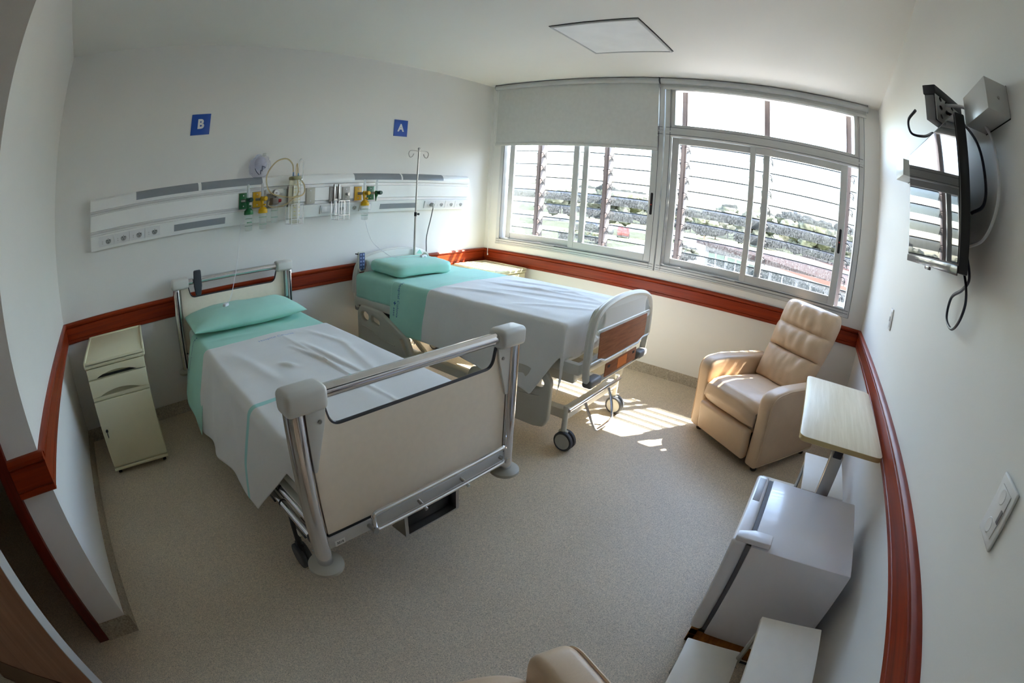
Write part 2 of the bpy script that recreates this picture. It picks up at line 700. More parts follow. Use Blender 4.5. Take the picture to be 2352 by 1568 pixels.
# ------------------------------------------------------------------ bathroom door in the foreground
M_door = wood('door_wood', rgb(150, 104, 78), rgb(176, 130, 102), (14, 14, 0.8), 0.45)
M_dframe = wood('door_frame_wood', rgb(70, 16, 8), rgb(104, 26, 12), (30, 30, 1.0), 0.35, coat=0.2)
dr = thing('door_1', 'brown bathroom door standing ajar with a pale aluminium edge', 'door', (-0.90, YE - 0.045, 0), 0, kind='structure')


def _frame(g):
    o = 0.90
    yy = 0.045
    g.box(-0.215 + o, -0.155 + o, -0.02 + yy, 0.13 + yy, 0, 2.12, 0.004)
    g.box(-1.075 + o, -1.015 + o, -0.02 + yy, 0.13 + yy, 0, 2.12, 0.004)
    g.box(-1.075 + o, -0.155 + o, -0.02 + yy, 0.13 + yy, 2.12, 2.18, 0.004)


part(dr, 'door_frame', M_dframe, _frame)
leaf = part(dr, 'door_leaf', M_door, lambda g: g.box(0.0, 0.80, -0.02, 0.02, 0.008, 2.1, 0.002))
leaf.location = (-0.03, 0, 0)
leaf.rotation_euler = (0, 0, math.radians(-25))
part(leaf, 'door_edge', M_alu, lambda g: g.box(0.80, 0.806, -0.021, 0.021, 0.008, 2.1, 0.001))
part(leaf, 'kick_plate', mat('door_kick', rgb(104, 74, 46), 0.5), lambda g: g.box(0.02, 0.78, -0.023, -0.02, 0.02, 0.17))
part(leaf, 'door_handle', M_steel, lambda g: (g.cyl((0.73, -0.02, 1.02), (0.73, -0.065, 1.02), 0.009), g.cyl((0.73, -0.06, 1.02), (0.62, -0.06, 1.02), 0.009)))

# ------------------------------------------------------------------ ceiling panel light
lp = thing('ceiling_light', 'square flush white panel light in the ceiling', 'light', (3.10, -1.90, H))
part(lp, 'light_frame', mat('lamp_frame', (0.55, 0.55, 0.54), 0.5), lambda g: (
    g.box(-0.302, 0.302, -0.302, -0.29, -0.014, 0), g.box(-0.302, 0.302, 0.29, 0.302, -0.014, 0),
    g.box(-0.302, -0.29, -0.29, 0.29, -0.014, 0), g.box(0.29, 0.302, -0.29, 0.29, -0.014, 0)))
part(lp, 'diffuser', mat('lamp_diffuser', (0.86, 0.86, 0.85), 0.4), lambda g: g.box(-0.29, 0.29, -0.29, 0.29, -0.009, -0.001))
part(lp, 'shadow_gap', M_dark, lambda g: (g.box(-0.309, 0.309, -0.309, -0.302, -0.003, 0), g.box(-0.309, 0.309, 0.302, 0.309, -0.003, 0),
                                          g.box(-0.309, -0.302, -0.302, 0.302, -0.003, 0), g.box(0.302, 0.309, -0.302, 0.302, -0.003, 0)))

# ------------------------------------------------------------------ windows
M_pane = clear('window_pane', (0.985, 0.985, 0.98))
X0 = W - 0.004                    # inner face of the frame


def bar(g, y0, y1, z0, z1, x0, x1, bev=0.003):
    g.box(x0, x1, min(y0, y1), max(y0, y1), z0, z1, bev, 1)


def window(n, ya, yb, sashL, sashR, label):
    """ya > yb; sash tuples = (stile, glass start, glass end, stile end) along -y"""
    root = thing('window_%d' % n, label, 'window', (0, 0, 0), 0, kind='structure')
    xf, xb = X0, W + 0.09

    def fr(g):
        bar(g, ya, ya - 0.05, 0.90, H, xf, xb)
        bar(g, yb + 0.05, yb, 0.90, H, xf, xb)
        bar(g, ya - 0.05, yb + 0.05, 0.90, 0.955, xf, xb)
        bar(g, ya - 0.05, yb + 0.05, 2.535, H, xf, xb)
        bar(g, ya - 0.05, yb + 0.05, 2.075, 2.155, xf, xb)
        bar(g, ya - 0.05, yb + 0.05, 0.955, 0.968, xf + 0.012, xf + 0.02)
        bar(g, ya - 0.0, yb + 0.0, 0.905, 0.915, xf - 0.006, xf, 0.001)
        bar(g, ya - 0.0, yb + 0.0, 2.108, 2.122, xf - 0.004, xf, 0.001)
    part(root, 'window_frame', M_alu, fr)

    def gaps(g):
        for z in (0.93, 0.952, 2.085, 2.148):
            bar(g, ya - 0.01, yb + 0.01, z, z + 0.004, xf - 0.0015, xf + 0.002, 0)
        for y in (ya - 0.045, yb + 0.045):
            bar(g, y, y - 0.004, 0.96, 2.52, xf - 0.0015, xf + 0.002, 0)
    part(root, 'frame_groove', M_alu_d, gaps)

    def top(g):
        bar(g, ya - 0.05, ya - 0.085, 2.155, 2.535, xf + 0.015, xb - 0.02)
        bar(g, yb + 0.085, yb + 0.05, 2.155, 2.535, xf + 0.015, xb - 0.02)
        bar(g, ya - 0.085, yb + 0.085, 2.155, 2.18, xf + 0.015, xb - 0.02)
        bar(g, ya - 0.085, yb + 0.085, 2.50, 2.535, xf + 0.015, xb - 0.02)
    tl = part(root, 'top_light', M_alu, top)
    part(tl, 'pane', M_pane, lambda g: g.box(W + 0.035, W + 0.039, yb + 0.08, ya - 0.08, 2.175, 2.505))
    for (s0, g0, g1, s1), xc, hd in ((sashL, W + 0.058, False), (sashR, W + 0.026, True)):
        def sf(g, s0=s0, g0=g0, g1=g1, s1=s1, xc=xc):
            a, b = xc - 0.014, xc + 0.014
            bar(g, s0, g0, 0.966, 2.07, a, b)
            bar(g, g1, s1, 0.966, 2.07, a, b)
            bar(g, g0, g1, 0.966, 1.028, a, b)
            bar(g, g0, g1, 2.015, 2.07, a, b)
        sh = part(root, 'sash', M_alu, sf)
        part(sh, 'pane', M_pane, lambda g, g0=g0, g1=g1, xc=xc: g.box(xc - 0.002, xc + 0.002, g1 - 0.005, g0 + 0.005, 1.02, 2.02))
        if hd:
            ym = (g1 + s1) / 2
            h_ = part(sh, 'sash_latch', M_black, lambda g: g.plate(rpoly([(ym - 0.011, 1.37), (ym + 0.011, 1.37), (ym + 0.011, 1.56), (ym - 0.011, 1.56)], 0.0105),
                                                                    [], 'x', xc - 0.0155, 0.004, 0.001))
            part(h_, 'latch_mark', mat('red_mark', (0.6, 0.03, 0.02), 0.5), lambda g: g.box(xc - 0.0185, xc - 0.017, ym - 0.005, ym + 0.005, 1.452, 1.462))
    return root


window(1, -0.15, -1.875, (-0.235, -0.295, -1.085, -1.14), (-1.0, -1.055, -1.765, -1.825),
       'aluminium sliding window half covered by the lowered grey blind')
window(2, -1.885, -3.625, (-1.94, -2.0, -2.745, -2.80), (-2.632, -2.68, -3.42, -3.482),
       'aluminium sliding window with clear top light beside the television wall')

# ------------------------------------------------------------------ roller blinds
M_blind = mat('blind_fabric', (0.60, 0.60, 0.58), 0.9, var=0.03, scale=30, bump=0.05, bscale=500)


def blind(ya, yb, zb, label, seed):
    xr = W - 0.05
    r = thing('roller_blind', label, 'blind', (xr, (ya + yb) / 2, H))
    hw = (ya - yb) / 2
    part(r, 'roller', mat('roller_metal', (0.45, 0.46, 0.46), 0.4), lambda g: g.cyl((0, -hw, -0.03), (0, hw, -0.03), 0.027, seg=24))
    part(r, 'end_bracket', M_grey, lambda g: (g.cyl((0, hw, -0.03), (0, hw + 0.006, -0.03), 0.029), g.box(-0.02, 0.045, hw + 0.001, hw + 0.006, -0.05, 0)))
    part(r, 'end_bracket', M_grey, lambda g: (g.cyl((0, -hw - 0.006, -0.03), (0, -hw, -0.03), 0.029), g.box(-0.02, 0.045, -hw - 0.006, -hw - 0.001, -0.05, 0)))
    part(r, 'blind_cloth', M_blind, lambda g: g.box(0.022, 0.0245, -hw + 0.012, hw - 0.012, zb - H + 0.01, -0.03))
    part(r, 'hem_bar', M_blind, lambda g: g.box(0.016, 0.03, -hw + 0.008, hw - 0.008, zb - H - 0.008, zb - H + 0.022, 0.005))
    return r


b1 = blind(-0.085, -1.84, 1.935, 'lowered grey roller blind over the window by the bed under sign A', 1)
blind(-1.862, -3.66, 2.505, 'raised grey roller blind with only a narrow strip hanging at the ceiling', 2)
ch = G()
for dy in (0.0, 0.022):
    pts = [(W - 0.04, -0.088 + dy, H - 0.03), (W - 0.035, -0.085 + dy * 0.9, 1.6), (W - 0.03, -0.08 + dy * 0.2, 0.79)]
    ch.tube(smooth_path(pts, 10), 0.0016, 6)
tag(ch.build('blind_chain', M_white), 'thin white bead chain hanging in the corner beside the lowered blind', 'chain')
g = G()
g.lathe([(0.001, 0), (0.006, 0.002), (0.007, 0.012), (0.003, 0.022), (0.001, 0.024)], (W - 0.03, -0.08, 0.768))
o = g.build('chain_weight', M_white)
o.parent = bpy.data.objects['blind_chain']

# ------------------------------------------------------------------ outside glass louvres
XLV = W + 0.35
M_lglass = clear('patterned_louvre_glass', (0.37, 0.39, 0.41), haze=0.04, hazecol=(0.70, 0.74, 0.78), noise_scale=90)
M_ledge = mat('glass_edge', (0.03, 0.045, 0.045), 0.4)
M_post = mat('brown_post', rgb(112, 100, 98), 0.6, var=0.05)
lv = thing('glass_louvre', 'patterned glass louvre blades between brown posts outside both windows', 'louvre', (XLV, 0, 0))
posts = [0.36, -0.42, -1.195, -1.965, -2.74, -3.51, -4.28]
for y in posts:
    part(lv, 'post', M_post, lambda g: (g.box(-0.05, 0.05, y - 0.026, y + 0.026, 0.35, 2.71, 0.003), g.box(-0.062, -0.05, y - 0.012, y + 0.012, 0.4, 2.7)))
TILT, BW = math.radians(40), 0.133
dxh, dzh = math.cos(TILT) * BW, math.sin(TILT) * BW
Z0, PITCH = 1.489, 0.1425


def blade_mesh(L):
    g = G()
    t = 0.003
    n = Vector((-math.sin(TILT), 0, math.cos(TILT))) * t
    a, b = Vector((-dxh / 2, 0, -dzh)), Vector((dxh / 2, 0, 0))
    vs_ = []
    for y in (-L / 2, L / 2):
        for p in (a - n, b - n, b + n, a + n):
            vs_.append(p + Vector((0, y, 0)))
    g.add(vs_, [(0, 1, 5, 4), (2, 3, 7, 6), (3, 0, 4, 7)], 0)
    g.add(vs_, [(1, 2, 6, 5), (0, 3, 2, 1), (4, 5, 6, 7)], 1)
    g.box(dxh / 2 - 0.006, dxh / 2 + 0.005, -L / 2, L / 2, -0.004, 0.006, mi=1)
    return g


bl0 = {}
cl0 = None
for k in range(-6, 7):
    z = Z0 + PITCH * k
    if z > 2.33:
        continue
    for i in range(len(posts) - 1):
        L = posts[i] - posts[i + 1] - 0.06
        if k == -6 and i == 0:
            blade0 = blade_mesh(0.715).build('blade', [M_lglass, M_ledge], lv, 0, fix=True)
            ob = blade0
        else:
            ob = copy_part(blade0, lv)
        ob.location = (0, (posts[i] + posts[i + 1]) / 2, z)
    for y in posts[1:6]:
        if cl0 is None:
            g = G()
            g.box(-0.055, 0.055, 0.028, 0.034, -0.10, -0.094, mtx=Matrix.Translation((0, 0, 0.04)) @ Matrix.Rotation(-TILT, 4, 'Y'))
            for q in range(3):
                arc = [(-0.05 + 0.02 * q, 0.03, -0.04 - 0.016 * q)] + [(-0.05 + 0.02 * q, -0.03 - 0.028 * math.sin(t * PI / 8), -0.055 - 0.016 * q + 0.03 * math.cos(t * PI / 8)) for t in range(6)]
                g.tube(arc, 0.0032, 6)
            g.tube([(-0.05, 0.03, -0.035), (0.0, 0.03, -0.085)], 0.004, 6)
            cl0 = g.build('blade_clip', M_black, lv)
            ob = cl0
        else:
            ob = copy_part(cl0, lv)
        ob.location = (0, y, z)
# ------------------------------------------------------------------ draped cloth
class Cloth:
    """cloth lying over a mattress in bed coordinates: s runs across (left negative), v along the bed (+ = head)"""

    def __init__(s, w, zt, v0, v1, hl, hr, flare=0.02, amp=0.003, fold=0.010, seed=0.0, end=None, crown=0.0, wob=0.02, spread=0.02, xo=0.0):
        s.w, s.zt, s.v0, s.v1, s.hl, s.hr = w, zt, v0, v1, hl, hr
        s.flare, s.amp, s.fold, s.seed, s.end, s.crown, s.wob, s.spread = flare, amp, fold, seed, end, crown, wob, spread
        s.r, s.xo = 0.028, xo
        s.creases = []

    def drop(s, a, w):
        r = s.r
        if a <= w - r:
            return a, 0.0
        q = r * PI / 2
        if a <= w - r + q:
            t = (a - (w - r)) / r
            return w - r + r * math.sin(t), r * (1 - math.cos(t))
        return w, r + a - (w - r + q)

    def pos(s, u, v):
        sg = 1 if u >= 0 else -1
        x, dz = s.drop(abs(u), s.w)
        y, dy = v, 0.0
        if s.end is not None and v < s.end + 0.1:
            yy, dy = s.drop(abs(v - s.end - 0.3), 0.3)
            y = s.end + 0.3 - yy
        n = noise.noise(Vector((u * 4.0 + s.seed, v * 2.2, s.seed * 1.7))) + 0.5 * noise.noise(Vector((u * 11 + s.seed, v * 5, 3.1)))
        ridge = 1 - abs(noise.noise(Vector((u * 3.2 + v * 1.3 + s.seed, v * 1.1 - u, 9.0 + s.seed)))) * 2
        z = s.zt + s.crown * (1 - (u / (s.w + 0.01)) ** 2) - dz - dy
        top = max(0.0, 1 - dz / 0.06)
        z += (s.amp * n + s.amp * 1.3 * max(0, ridge - 0.55)) * top
        for (ua, va, ub, vb, wdt, hgt) in s.creases:
            ex, ey = ub - ua, vb - va
            t = max(0.0, min(1.0, ((u - ua) * ex + (v - va) * ey) / (ex * ex + ey * ey)))
            dd = math.hypot(u - ua - ex * t, v - va - ey * t)
            if dd < wdt * 3:
                z += hgt * math.exp(-(dd / wdt) ** 2) * math.sin(PI * (0.08 + 0.84 * t)) * top
        side = min(1.0, dz / 0.22)
        f = math.sin(v * 15 + s.seed * 3 + 1.5 * math.sin(v * 4 + s.seed)) + 0.5 * noise.noise(Vector((v * 7, dz * 3, s.seed)))
        x += (s.spread * side + s.flare * dz + s.fold * f * side + s.amp * n * (1 - top))
        if s.end is not None and dy > 0:
            y -= 0.004 * math.sin(u * 30 + s.seed) * min(1, dy / 0.05)
        return Vector((sg * x + s.xo, y, z))

    def nrm(s, u, v):
        e = 0.004
        return (s.pos(u + e, v) - s.pos(u - e, v)).cross(s.pos(u, v + e) - s.pos(u, v - e)).normalized()

    def build(s, name, m, parent, nu=60, nv=40, th=0.003):
        g = G()

        def fn(a, b):
            v = s.v0 + (s.v1 - s.v0) * b
            hl = s.hl(v) if callable(s.hl) else s.hl
            hr = s.hr(v) if callable(s.hr) else s.hr
            hl += s.wob * noise.noise(Vector((v * 5, s.seed, 0.3)))
            u0, u1 = -(s.w + hl), s.w + hr
            return s.pos(u0 + (u1 - u0) * a, v)
        g.grid(fn, nu, nv)
        o = g.build(name, m, parent, 60)
        if o.data.polygons[len(o.data.polygons) // 2].normal.z < 0:
            o.data.flip_normals()
        md = o.modifiers.new('thickness', 'SOLIDIFY')
        md.thickness = th
        md.offset = 1
        return o

    def text(s, txt, size, u0, v0, du, dv, m, parent, name='print', off=0.0042, bold=0.0):
        """flat print laid on the cloth: (u0,v0) centre, du/dv = direction of reading in (u,v)"""
        me = text_mesh(txt, size, 0, bold)
        b = bmesh.new()
        b.from_mesh(me)
        bpy.data.meshes.remove(me)
        bmesh.ops.triangulate(b, faces=b.faces[:])
        g = G()
        px, py = -dv, du           # text-up direction
        for v in b.verts:
            uu = u0 + v.co.x * du + v.co.y * px
            vv = v0 + v.co.x * dv + v.co.y * py
            v.co = s.pos(uu, vv) + s.nrm(uu, vv) * off
        g.bm(b)
        return g.build(name, m, parent, 0, fix=False)


def cross_mark(cl, u0, v0, size, m, parent, off=0.0042):
    g = G()
    for a, b in ((size, size * 0.28), (size * 0.28, size)):
        vs_ = [cl.pos(u0 + p * a / 2, v0 + q * b / 2) + cl.nrm(u0, v0) * off for p, q in ((-1, -1), (1, -1), (1, 1), (-1, 1))]
        g.add(vs_, [(0, 1, 2, 3)])
    return g.build('print_cross', m, parent, 0, fix=False)


def stripe_material(name, base, stripe, y0, hw):
    """white cotton with one woven mint band across the bed"""
    m = base.copy()
    m.name = name
    nt = m.node_tree
    b = nt.nodes['Principled BSDF']
    src = b.inputs['Base Color'].links[0].from_socket
    tc = nt.nodes.new('ShaderNodeTexCoord')
    sp = nt.nodes.new('ShaderNodeSeparateXYZ')
    nt.links.new(tc.outputs['Object'], sp.inputs[0])
    a = nt.nodes.new('ShaderNodeMath')
    a.operation = 'SUBTRACT'
    a.inputs[1].default_value = y0
    nt.links.new(sp.outputs[1], a.inputs[0])
    c = nt.nodes.new('ShaderNodeMath')
    c.operation = 'ABSOLUTE'
    nt.links.new(a.outputs[0], c.inputs[0])
    d_ = nt.nodes.new('ShaderNodeMath')
    d_.operation = 'LESS_THAN'
    d_.inputs[1].default_value = hw
    nt.links.new(c.outputs[0], d_.inputs[0])
    mx = nt.nodes.new('ShaderNodeMix')
    mx.data_type = 'RGBA'
    nt.links.new(d_.outputs[0], mx.inputs[0])
    nt.links.new(src, mx.inputs[6])
    mx.inputs[7].default_value = tuple(stripe) + (1,)
    nt.links.new(mx.outputs[2], b.inputs['Base Color'])
    return m


def pillow(name, label, loc, rz, a, b, t, m, boxy, seed):
    def fn(sg):
        def f(u, v):
            p, q = 2 * u - 1, 2 * v - 1
            sp_, sq = math.sin(p * PI / 2), math.sin(q * PI / 2)
            k = max(0.0, (1 - abs(sp_) ** boxy)) ** 0.5 * max(0.0, (1 - abs(sq) ** boxy)) ** 0.5
            n = noise.noise(Vector((p * 2.2 + seed, q * 2.2, seed)))
            n2 = noise.noise(Vector((p * 5 + seed, q * 5, seed + 4)))
            pin = 1 - 0.06 * (abs(sp_) ** 6) * (1 - abs(sq) ** 3) - 0.0
            pin2 = 1 - 0.06 * (abs(sq) ** 6) * (1 - abs(sp_) ** 3)
            n3 = abs(noise.noise(Vector((p * 3.1 + q * 2.0 + seed, q * 2.6 - p, seed + 9))))
            h = k * t * (1 + 0.20 * n) + 0.014 * n2 * k + 0.022 * max(0, 0.25 - n3) * k
            z = t * 0.42 + h * 0.58 if sg > 0 else t * 0.42 - min(h, t) * 0.42
            return Vector((a / 2 * sp_ * pin2, b / 2 * sq * pin, z))
        return f
    g = G()
    g.grid(fn(1), 34, 26)
    g.grid(fn(-1), 34, 26)
    o = g.build(name, m, None, 50)
    o.location = loc
    o.rotation_euler = (0, 0, rz)
    tag(o, label, 'pillow')
    return o


# ------------------------------------------------------------------ bed under sign B: chrome posts and beige panels
RB = math.radians(-1.9)
LB = Vector((1.352, -1.175, 0))
M_beige = mat('beige_laminate', rgb(240, 226, 206), 0.4, var=0.02, scale=40)
M_capg = mat('grey_cap_plastic', rgb(212, 210, 204), 0.45, var=0.02)
bedB = thing('hospital_bed', 'chrome post hospital bed with beige end panels under sign B', 'bed', LB, RB)
PX, YH = 0.445, 1.05


def bed_end(yc, sgn, head):
    """sgn = outward direction along the bed; posts carry a panel, a chrome bar and corner caps"""
    for sx in (-1, 1):
        post = part(bedB, 'post', M_chrome, lambda g: (g.cyl((sx * PX, yc, 0.345), (sx * PX, yc, 0.905), 0.0285, seg=24),
                                                       g.box(sx * PX - 0.012, sx * PX + 0.012, yc - sgn * 0.055, yc - sgn * 0.02, 0.36, 0.90, 0.004)))
        part(post, 'post_channel', M_black, lambda g: g.box(sx * PX - 0.005, sx * PX + 0.005, yc - sgn * 0.0565, yc - sgn * 0.05, 0.37, 0.89))
        part(bedB, 'corner_cap', M_capg, lambda g: g.box(min(sx * (PX + 0.036), sx * (PX - 0.098)), max(sx * (PX + 0.036), sx * (PX - 0.098)), yc - 0.040, yc + 0.040, 0.894, 0.966, 0.018, 4))
        part(bedB, 'bumper_disc', mat('bumper_plastic', rgb(176, 172, 158), 0.5), lambda g: g.lathe([(0.0, 0.318), (0.056, 0.318), (0.063, 0.324), (0.063, 0.336), (0.052, 0.343), (0.034, 0.347), (0.0, 0.347)], (sx * PX, yc, 0), 32))
        gs = part(bedB, 'gusset', M_capg, lambda g: g.plate(rpoly([(sx * (PX - 0.028), 0.895), (sx * (PX - 0.095), 0.895), (sx * (PX - 0.085), 0.84), (sx * (PX - 0.04), 0.70), (sx * (PX - 0.028), 0.70)], 0.004, 2), [], 'y', yc + sgn * 0.008, 0.016, 0.002))
        part(gs, 'rivet', M_steel, lambda g: g.cyl((sx * (PX - 0.07), yc + sgn * 0.014, 0.855), (sx * (PX - 0.07), yc + sgn * 0.020, 0.855), 0.006))
    part(bedB, 'cross_bar', M_chrome, lambda g: g.cyl((-PX + 0.09, yc, 0.932), (PX - 0.09, yc, 0.932), 0.0215, seg=24))
    hp = 0.412
    zn = 0.822
    ol = rpoly([(-hp, 0.452), (hp, 0.452), (hp, 0.895), (0.352, 0.895), (0.335, zn), (-0.335, zn), (-0.352, 0.895), (-hp, 0.895)],
               [0.004, 0.004, 0.002, 0.004, 0.075, 0.075, 0.004, 0.002], 8)
    pn = part(bedB, 'headboard_panel' if head else 'footboard_panel', M_beige, lambda g: g.plate(ol, [], 'y', yc, 0.012, 0.0008))
    edge = [p for p in ol if abs(p[0]) < 0.353 and p[1] > 0.5]
    part(pn, 'panel_edge', mat('dark_edging', (0.035, 0.03, 0.035), 0.4), lambda g: g.tube([(x, yc, z + 0.001) for x, z in edge], 0.0066, 8))
    part(bedB, 'end_rail', M_alu, lambda g: g.box(-PX + 0.02, PX - 0.02, yc - 0.016, yc + 0.016, 0.40, 0.446, 0.003))
    part(bedB, 'dark_gap_strip', M_dark, lambda g: g.box(-PX + 0.03, PX - 0.03, yc - 0.010, yc + 0.010, 0.446, 0.453))


bed_end(-YH, -1, False)
bed_end(YH, 1, True)
hr = part(bedB, 'towel_rail', M_chrome, lambda g: g.tube(
    [(x, -YH - 0.046, z) for x, z in rpoly([(-0.255, 0.420), (0.385, 0.420), (0.385, 0.492), (-0.255, 0.492)], 0.02, 6)], 0.0085, 10, True))
for x in (-0.26, 0.39):
    part(hr, 'rail_bolt', M_steel, lambda g: (g.cyl((x, -YH - 0.015, 0.425), (x, -YH - 0.05, 0.425), 0.008), g.lathe([(0, 0), (0.012, 0), (0.012, 0.006), (0, 0.008)], (x, -YH - 0.06, 0.425), 16, 'y')))
for x in (-0.04, 0.17):
    part(hr, 'rail_stud', M_steel, lambda g: g.cyl((x, -YH - 0.015, 0.425), (x, -YH - 0.06, 0.41), 0.007))
part(bedB, 'cable_bracket', M_steel, lambda g: (g.box(-0.12, -0.105, -YH - 0.03, -YH + 0.05, 0.30, 0.40), g.box(0.13, 0.145, -YH - 0.03, -YH + 0.05, 0.30, 0.40),
                                               g.box(-0.12, 0.145, -YH - 0.03, -YH + 0.05, 0.30, 0.306)))
part(bedB, 'control_box', M_black, lambda g: g.box(-0.10, 0.125, -YH + 0.0, -YH + 0.12, 0.308, 0.398, 0.004))
lb_ = part(bedB, 'number_label', mat('sticker', (0.8, 0.8, 0.78), 0.5), lambda g: g.box(-PX + 0.045, -PX + 0.085, -YH - 0.0175, -YH - 0.016, 0.402, 0.424))
part(lb_, 'number_print', M_black, lambda g: g.mesh(text_mesh('3018', 0.014, 0, 0.0003), fn=lambda p: Vector((-PX + 0.065 + p.x, -YH - 0.0182, 0.413 + p.y))), 0)
# side rails folded down, deck, base, casters
for sx in (-1, 1):
    for z, xx in ((0.435, 0.418), (0.372, 0.430)):
        sr = part(bedB, 'side_rail', M_chrome, lambda g: g.cyl((sx * xx, -0.94, z), (sx * xx, 0.78, z), 0.016, seg=16))
        for y in (-0.955, 0.795):
            part(sr, 'rail_end', M_black, lambda g: g.ball((sx * xx, y, z), 0.021, 2, sc=(1, 1.3, 1)))
        for y in (-0.72, 0.2):
            part(sr, 'rail_collar', M_rubber, lambda g: g.cyl((sx * xx, y, z), (sx * xx, y + 0.008, z), 0.0172))
    for y in (-0.60, -0.86, 0.35):
        part(bedB, 'rail_latch', M_black, lambda g: g.box(min(sx * 0.39, sx * 0.44), max(sx * 0.39, sx * 0.44), y - 0.035, y + 0.035, 0.325, 0.37, 0.004))
part(bedB, 'deck', M_offw, lambda g: (g.box(-0.40, 0.40, -1.0, 1.0, 0.47, 0.515, 0.006), g.box(-0.42, -0.385, -1.02, 1.02, 0.40, 0.46, 0.004), g.box(0.385, 0.42, -1.02, 1.02, 0.40, 0.46, 0.004)))
part(bedB, 'lift_frame', M_offw, lambda g: (g.box(-0.32, -0.27, -0.75, 0.65, 0.13, 0.18, 0.005), g.box(0.27, 0.32, -0.75, 0.65, 0.13, 0.18, 0.005),
                                           g.box(-0.40, 0.40, -0.72, -0.66, 0.181, 0.22, 0.005), g.box(-0.40, 0.40, 0.54, 0.60, 0.181, 0.22, 0.005),
                                           g.tube([(-0.25, -0.6, 0.17), (-0.25, 0.2, 0.45)], 0.018), g.tube([(0.25, -0.6, 0.17), (0.25, 0.2, 0.45)], 0.018),
                                           g.tube([(-0.25, 0.55, 0.17), (-0.25, -0.2, 0.45)], 0.018), g.tube([(0.25, 0.55, 0.17), (0.25, -0.2, 0.45)], 0.018)))


def wheel(parent, c, r, w, mtyre, mdisc, axis='x'):
    """twin disc castor wheel"""
    k = {'x': (w / 2 + 0.001, 0, 0)}[axis]
    ws = part(parent, 'wheel', mtyre, lambda g: (g.lathe([(r * 0.55, 0.004), (r * 0.92, 0.004), (r, 0.009), (r, w / 2 - 0.004), (r * 0.95, w / 2), (r * 0.55, w / 2)], c, 28, 'x'),
                                                 g.lathe([(r * 0.55, -0.004), (r * 0.92, -0.004), (r, -0.009), (r, -w / 2 + 0.004), (r * 0.95, -w / 2), (r * 0.55, -w / 2)], c, 28, 'x')))
    for q in (-1, 1):
        part(ws, 'wheel_disc', mdisc, lambda g: g.lathe([(0.0, q * (w / 2 + 0.001)), (r * 0.78, q * (w / 2 + 0.001)), (r * 0.8, q * (w / 2 - 0.004)), (0, q * (w / 2 - 0.004))], c, 28, 'x'))
    return ws


for x in (-0.40, 0.40):
    for y in (-0.69, 0.57):
        cs = part(bedB, 'castor', M_black, lambda g: (g.cyl((x, y, 0.09), (x, y, 0.30), 0.014), g.box(x - 0.012, x + 0.012, y - 0.03, y + 0.03, 0.06, 0.125, 0.006)))
        wheel(cs, (x, y, 0.058), 0.058, 0.05, M_rubber, mat('dark_wheel', (0.05, 0.05, 0.06), 0.5))

mB = part(None, 'mattress', M_pale, lambda g: g.box(-0.392, 0.428, -0.99, 1.0, 0.516, 0.632, 0.03, 4))
mB.location, mB.rotation_euler = LB, (0, 0, RB)
tag(mB, 'pale mint covered mattress of the bed with beige end panels', 'mattress')

# v = local y; world y = v - 1.175
cB1 = Cloth(0.418, 0.640, 0.33, 0.80, lambda v: 0.335 + 0.06 * (0.78 - v) / 0.4, 0.16, 0.30, 0.003, 0.008, 2.0, None, 0.006, 0.02, 0.012, 0.018)
cB1.creases = [(0.06, 0.79, 0.07, 0.37, 0.008, 0.004), (-0.35, 0.55, 0.0, 0.5, 0.02, 0.004)]
shB = cB1.build('bed_sheet', M_teal, None, 90, 34)
shB.location, shB.rotation_euler = LB, (0, 0, RB)
tag(shB, 'mint green top sheet hanging over the side of the chrome post bed', 'sheet')
cB1.text('Hospital Colonia', 0.030, -0.50, 0.70, -1, 0, M_ink, shB, 'print_hospital_colonia')
cB1.text('asse', 0.034, -0.655, 0.742, -1, 0, M_ink, shB, 'print_asse')
cross_mark(cB1, -0.595, 0.742, 0.026, M_ink, shB)
cB2 = Cloth(0.420, 0.648, -0.985, 0.385, lambda v: 0.375 + 0.03 * math.sin(v * 3 + 1) - 0.29 * min(1, max(0, (-v - 0.55) / 0.28)), 0.14, 0.20, 0.0045, 0.013, 5.0, None, 0.008, 0.02, 0.012, 0.018)
M_blankB = stripe_material('white_cotton_mint_band', M_blank, rgb(160, 214, 206), -0.45, 0.015)
cB2.creases = [(0.06, 0.40, 0.10, -0.95, 0.010, 0.006), (0.10, 0.12, 0.16, -0.55, 0.018, 0.010), (0.02, 0.10, 0.12, -0.45, 0.012, 0.007), (-0.12, -0.10, -0.07, -0.20, 0.018, 0.012),
               (0.22, 0.35, 0.30, -0.10, 0.02, 0.006), (-0.30, 0.30, -0.20, -0.30, 0.03, 0.005), (0.32, 0.1, 0.20, -0.5, 0.02, 0.006)]
blB = cB2.build('bed_cover', M_blankB, None, 130, 120, 0.004)
blB.location, blB.rotation_euler = LB, (0, 0, RB)
tag(blB, 'white cotton bed cover with a mint band on the chrome post bed', 'bed cover')
cB2.text('Hospital Colonia', 0.034, 0.02, 0.30, 1, 0.03, M_ink_p, blB, 'print_hospital_colonia', 0.0052)
cB2.text('Hospital Colonia', 0.052, 0.02, -0.80, 1, 0.02, M_ink_p, blB, 'print_hospital_colonia', 0.0052)
cB2.text('asse', 0.052, 0.14, -0.865, 1, 0.02, M_ink_p, blB, 'print_asse', 0.0052)
cross_mark(cB2, 0.05, -0.868, 0.034, M_ink_p, blB, 0.0052)
cross_mark(cB2, -0.26, -0.795, 0.05, M_ink_p, blB, 0.0052)

pB = pillow('pillow', 'soft mint green pillow with a call button lying on it', (1.375, -0.345, 0.650), math.radians(-3), 0.80, 0.46, 0.115, M_teal, 3.0, 3.0)

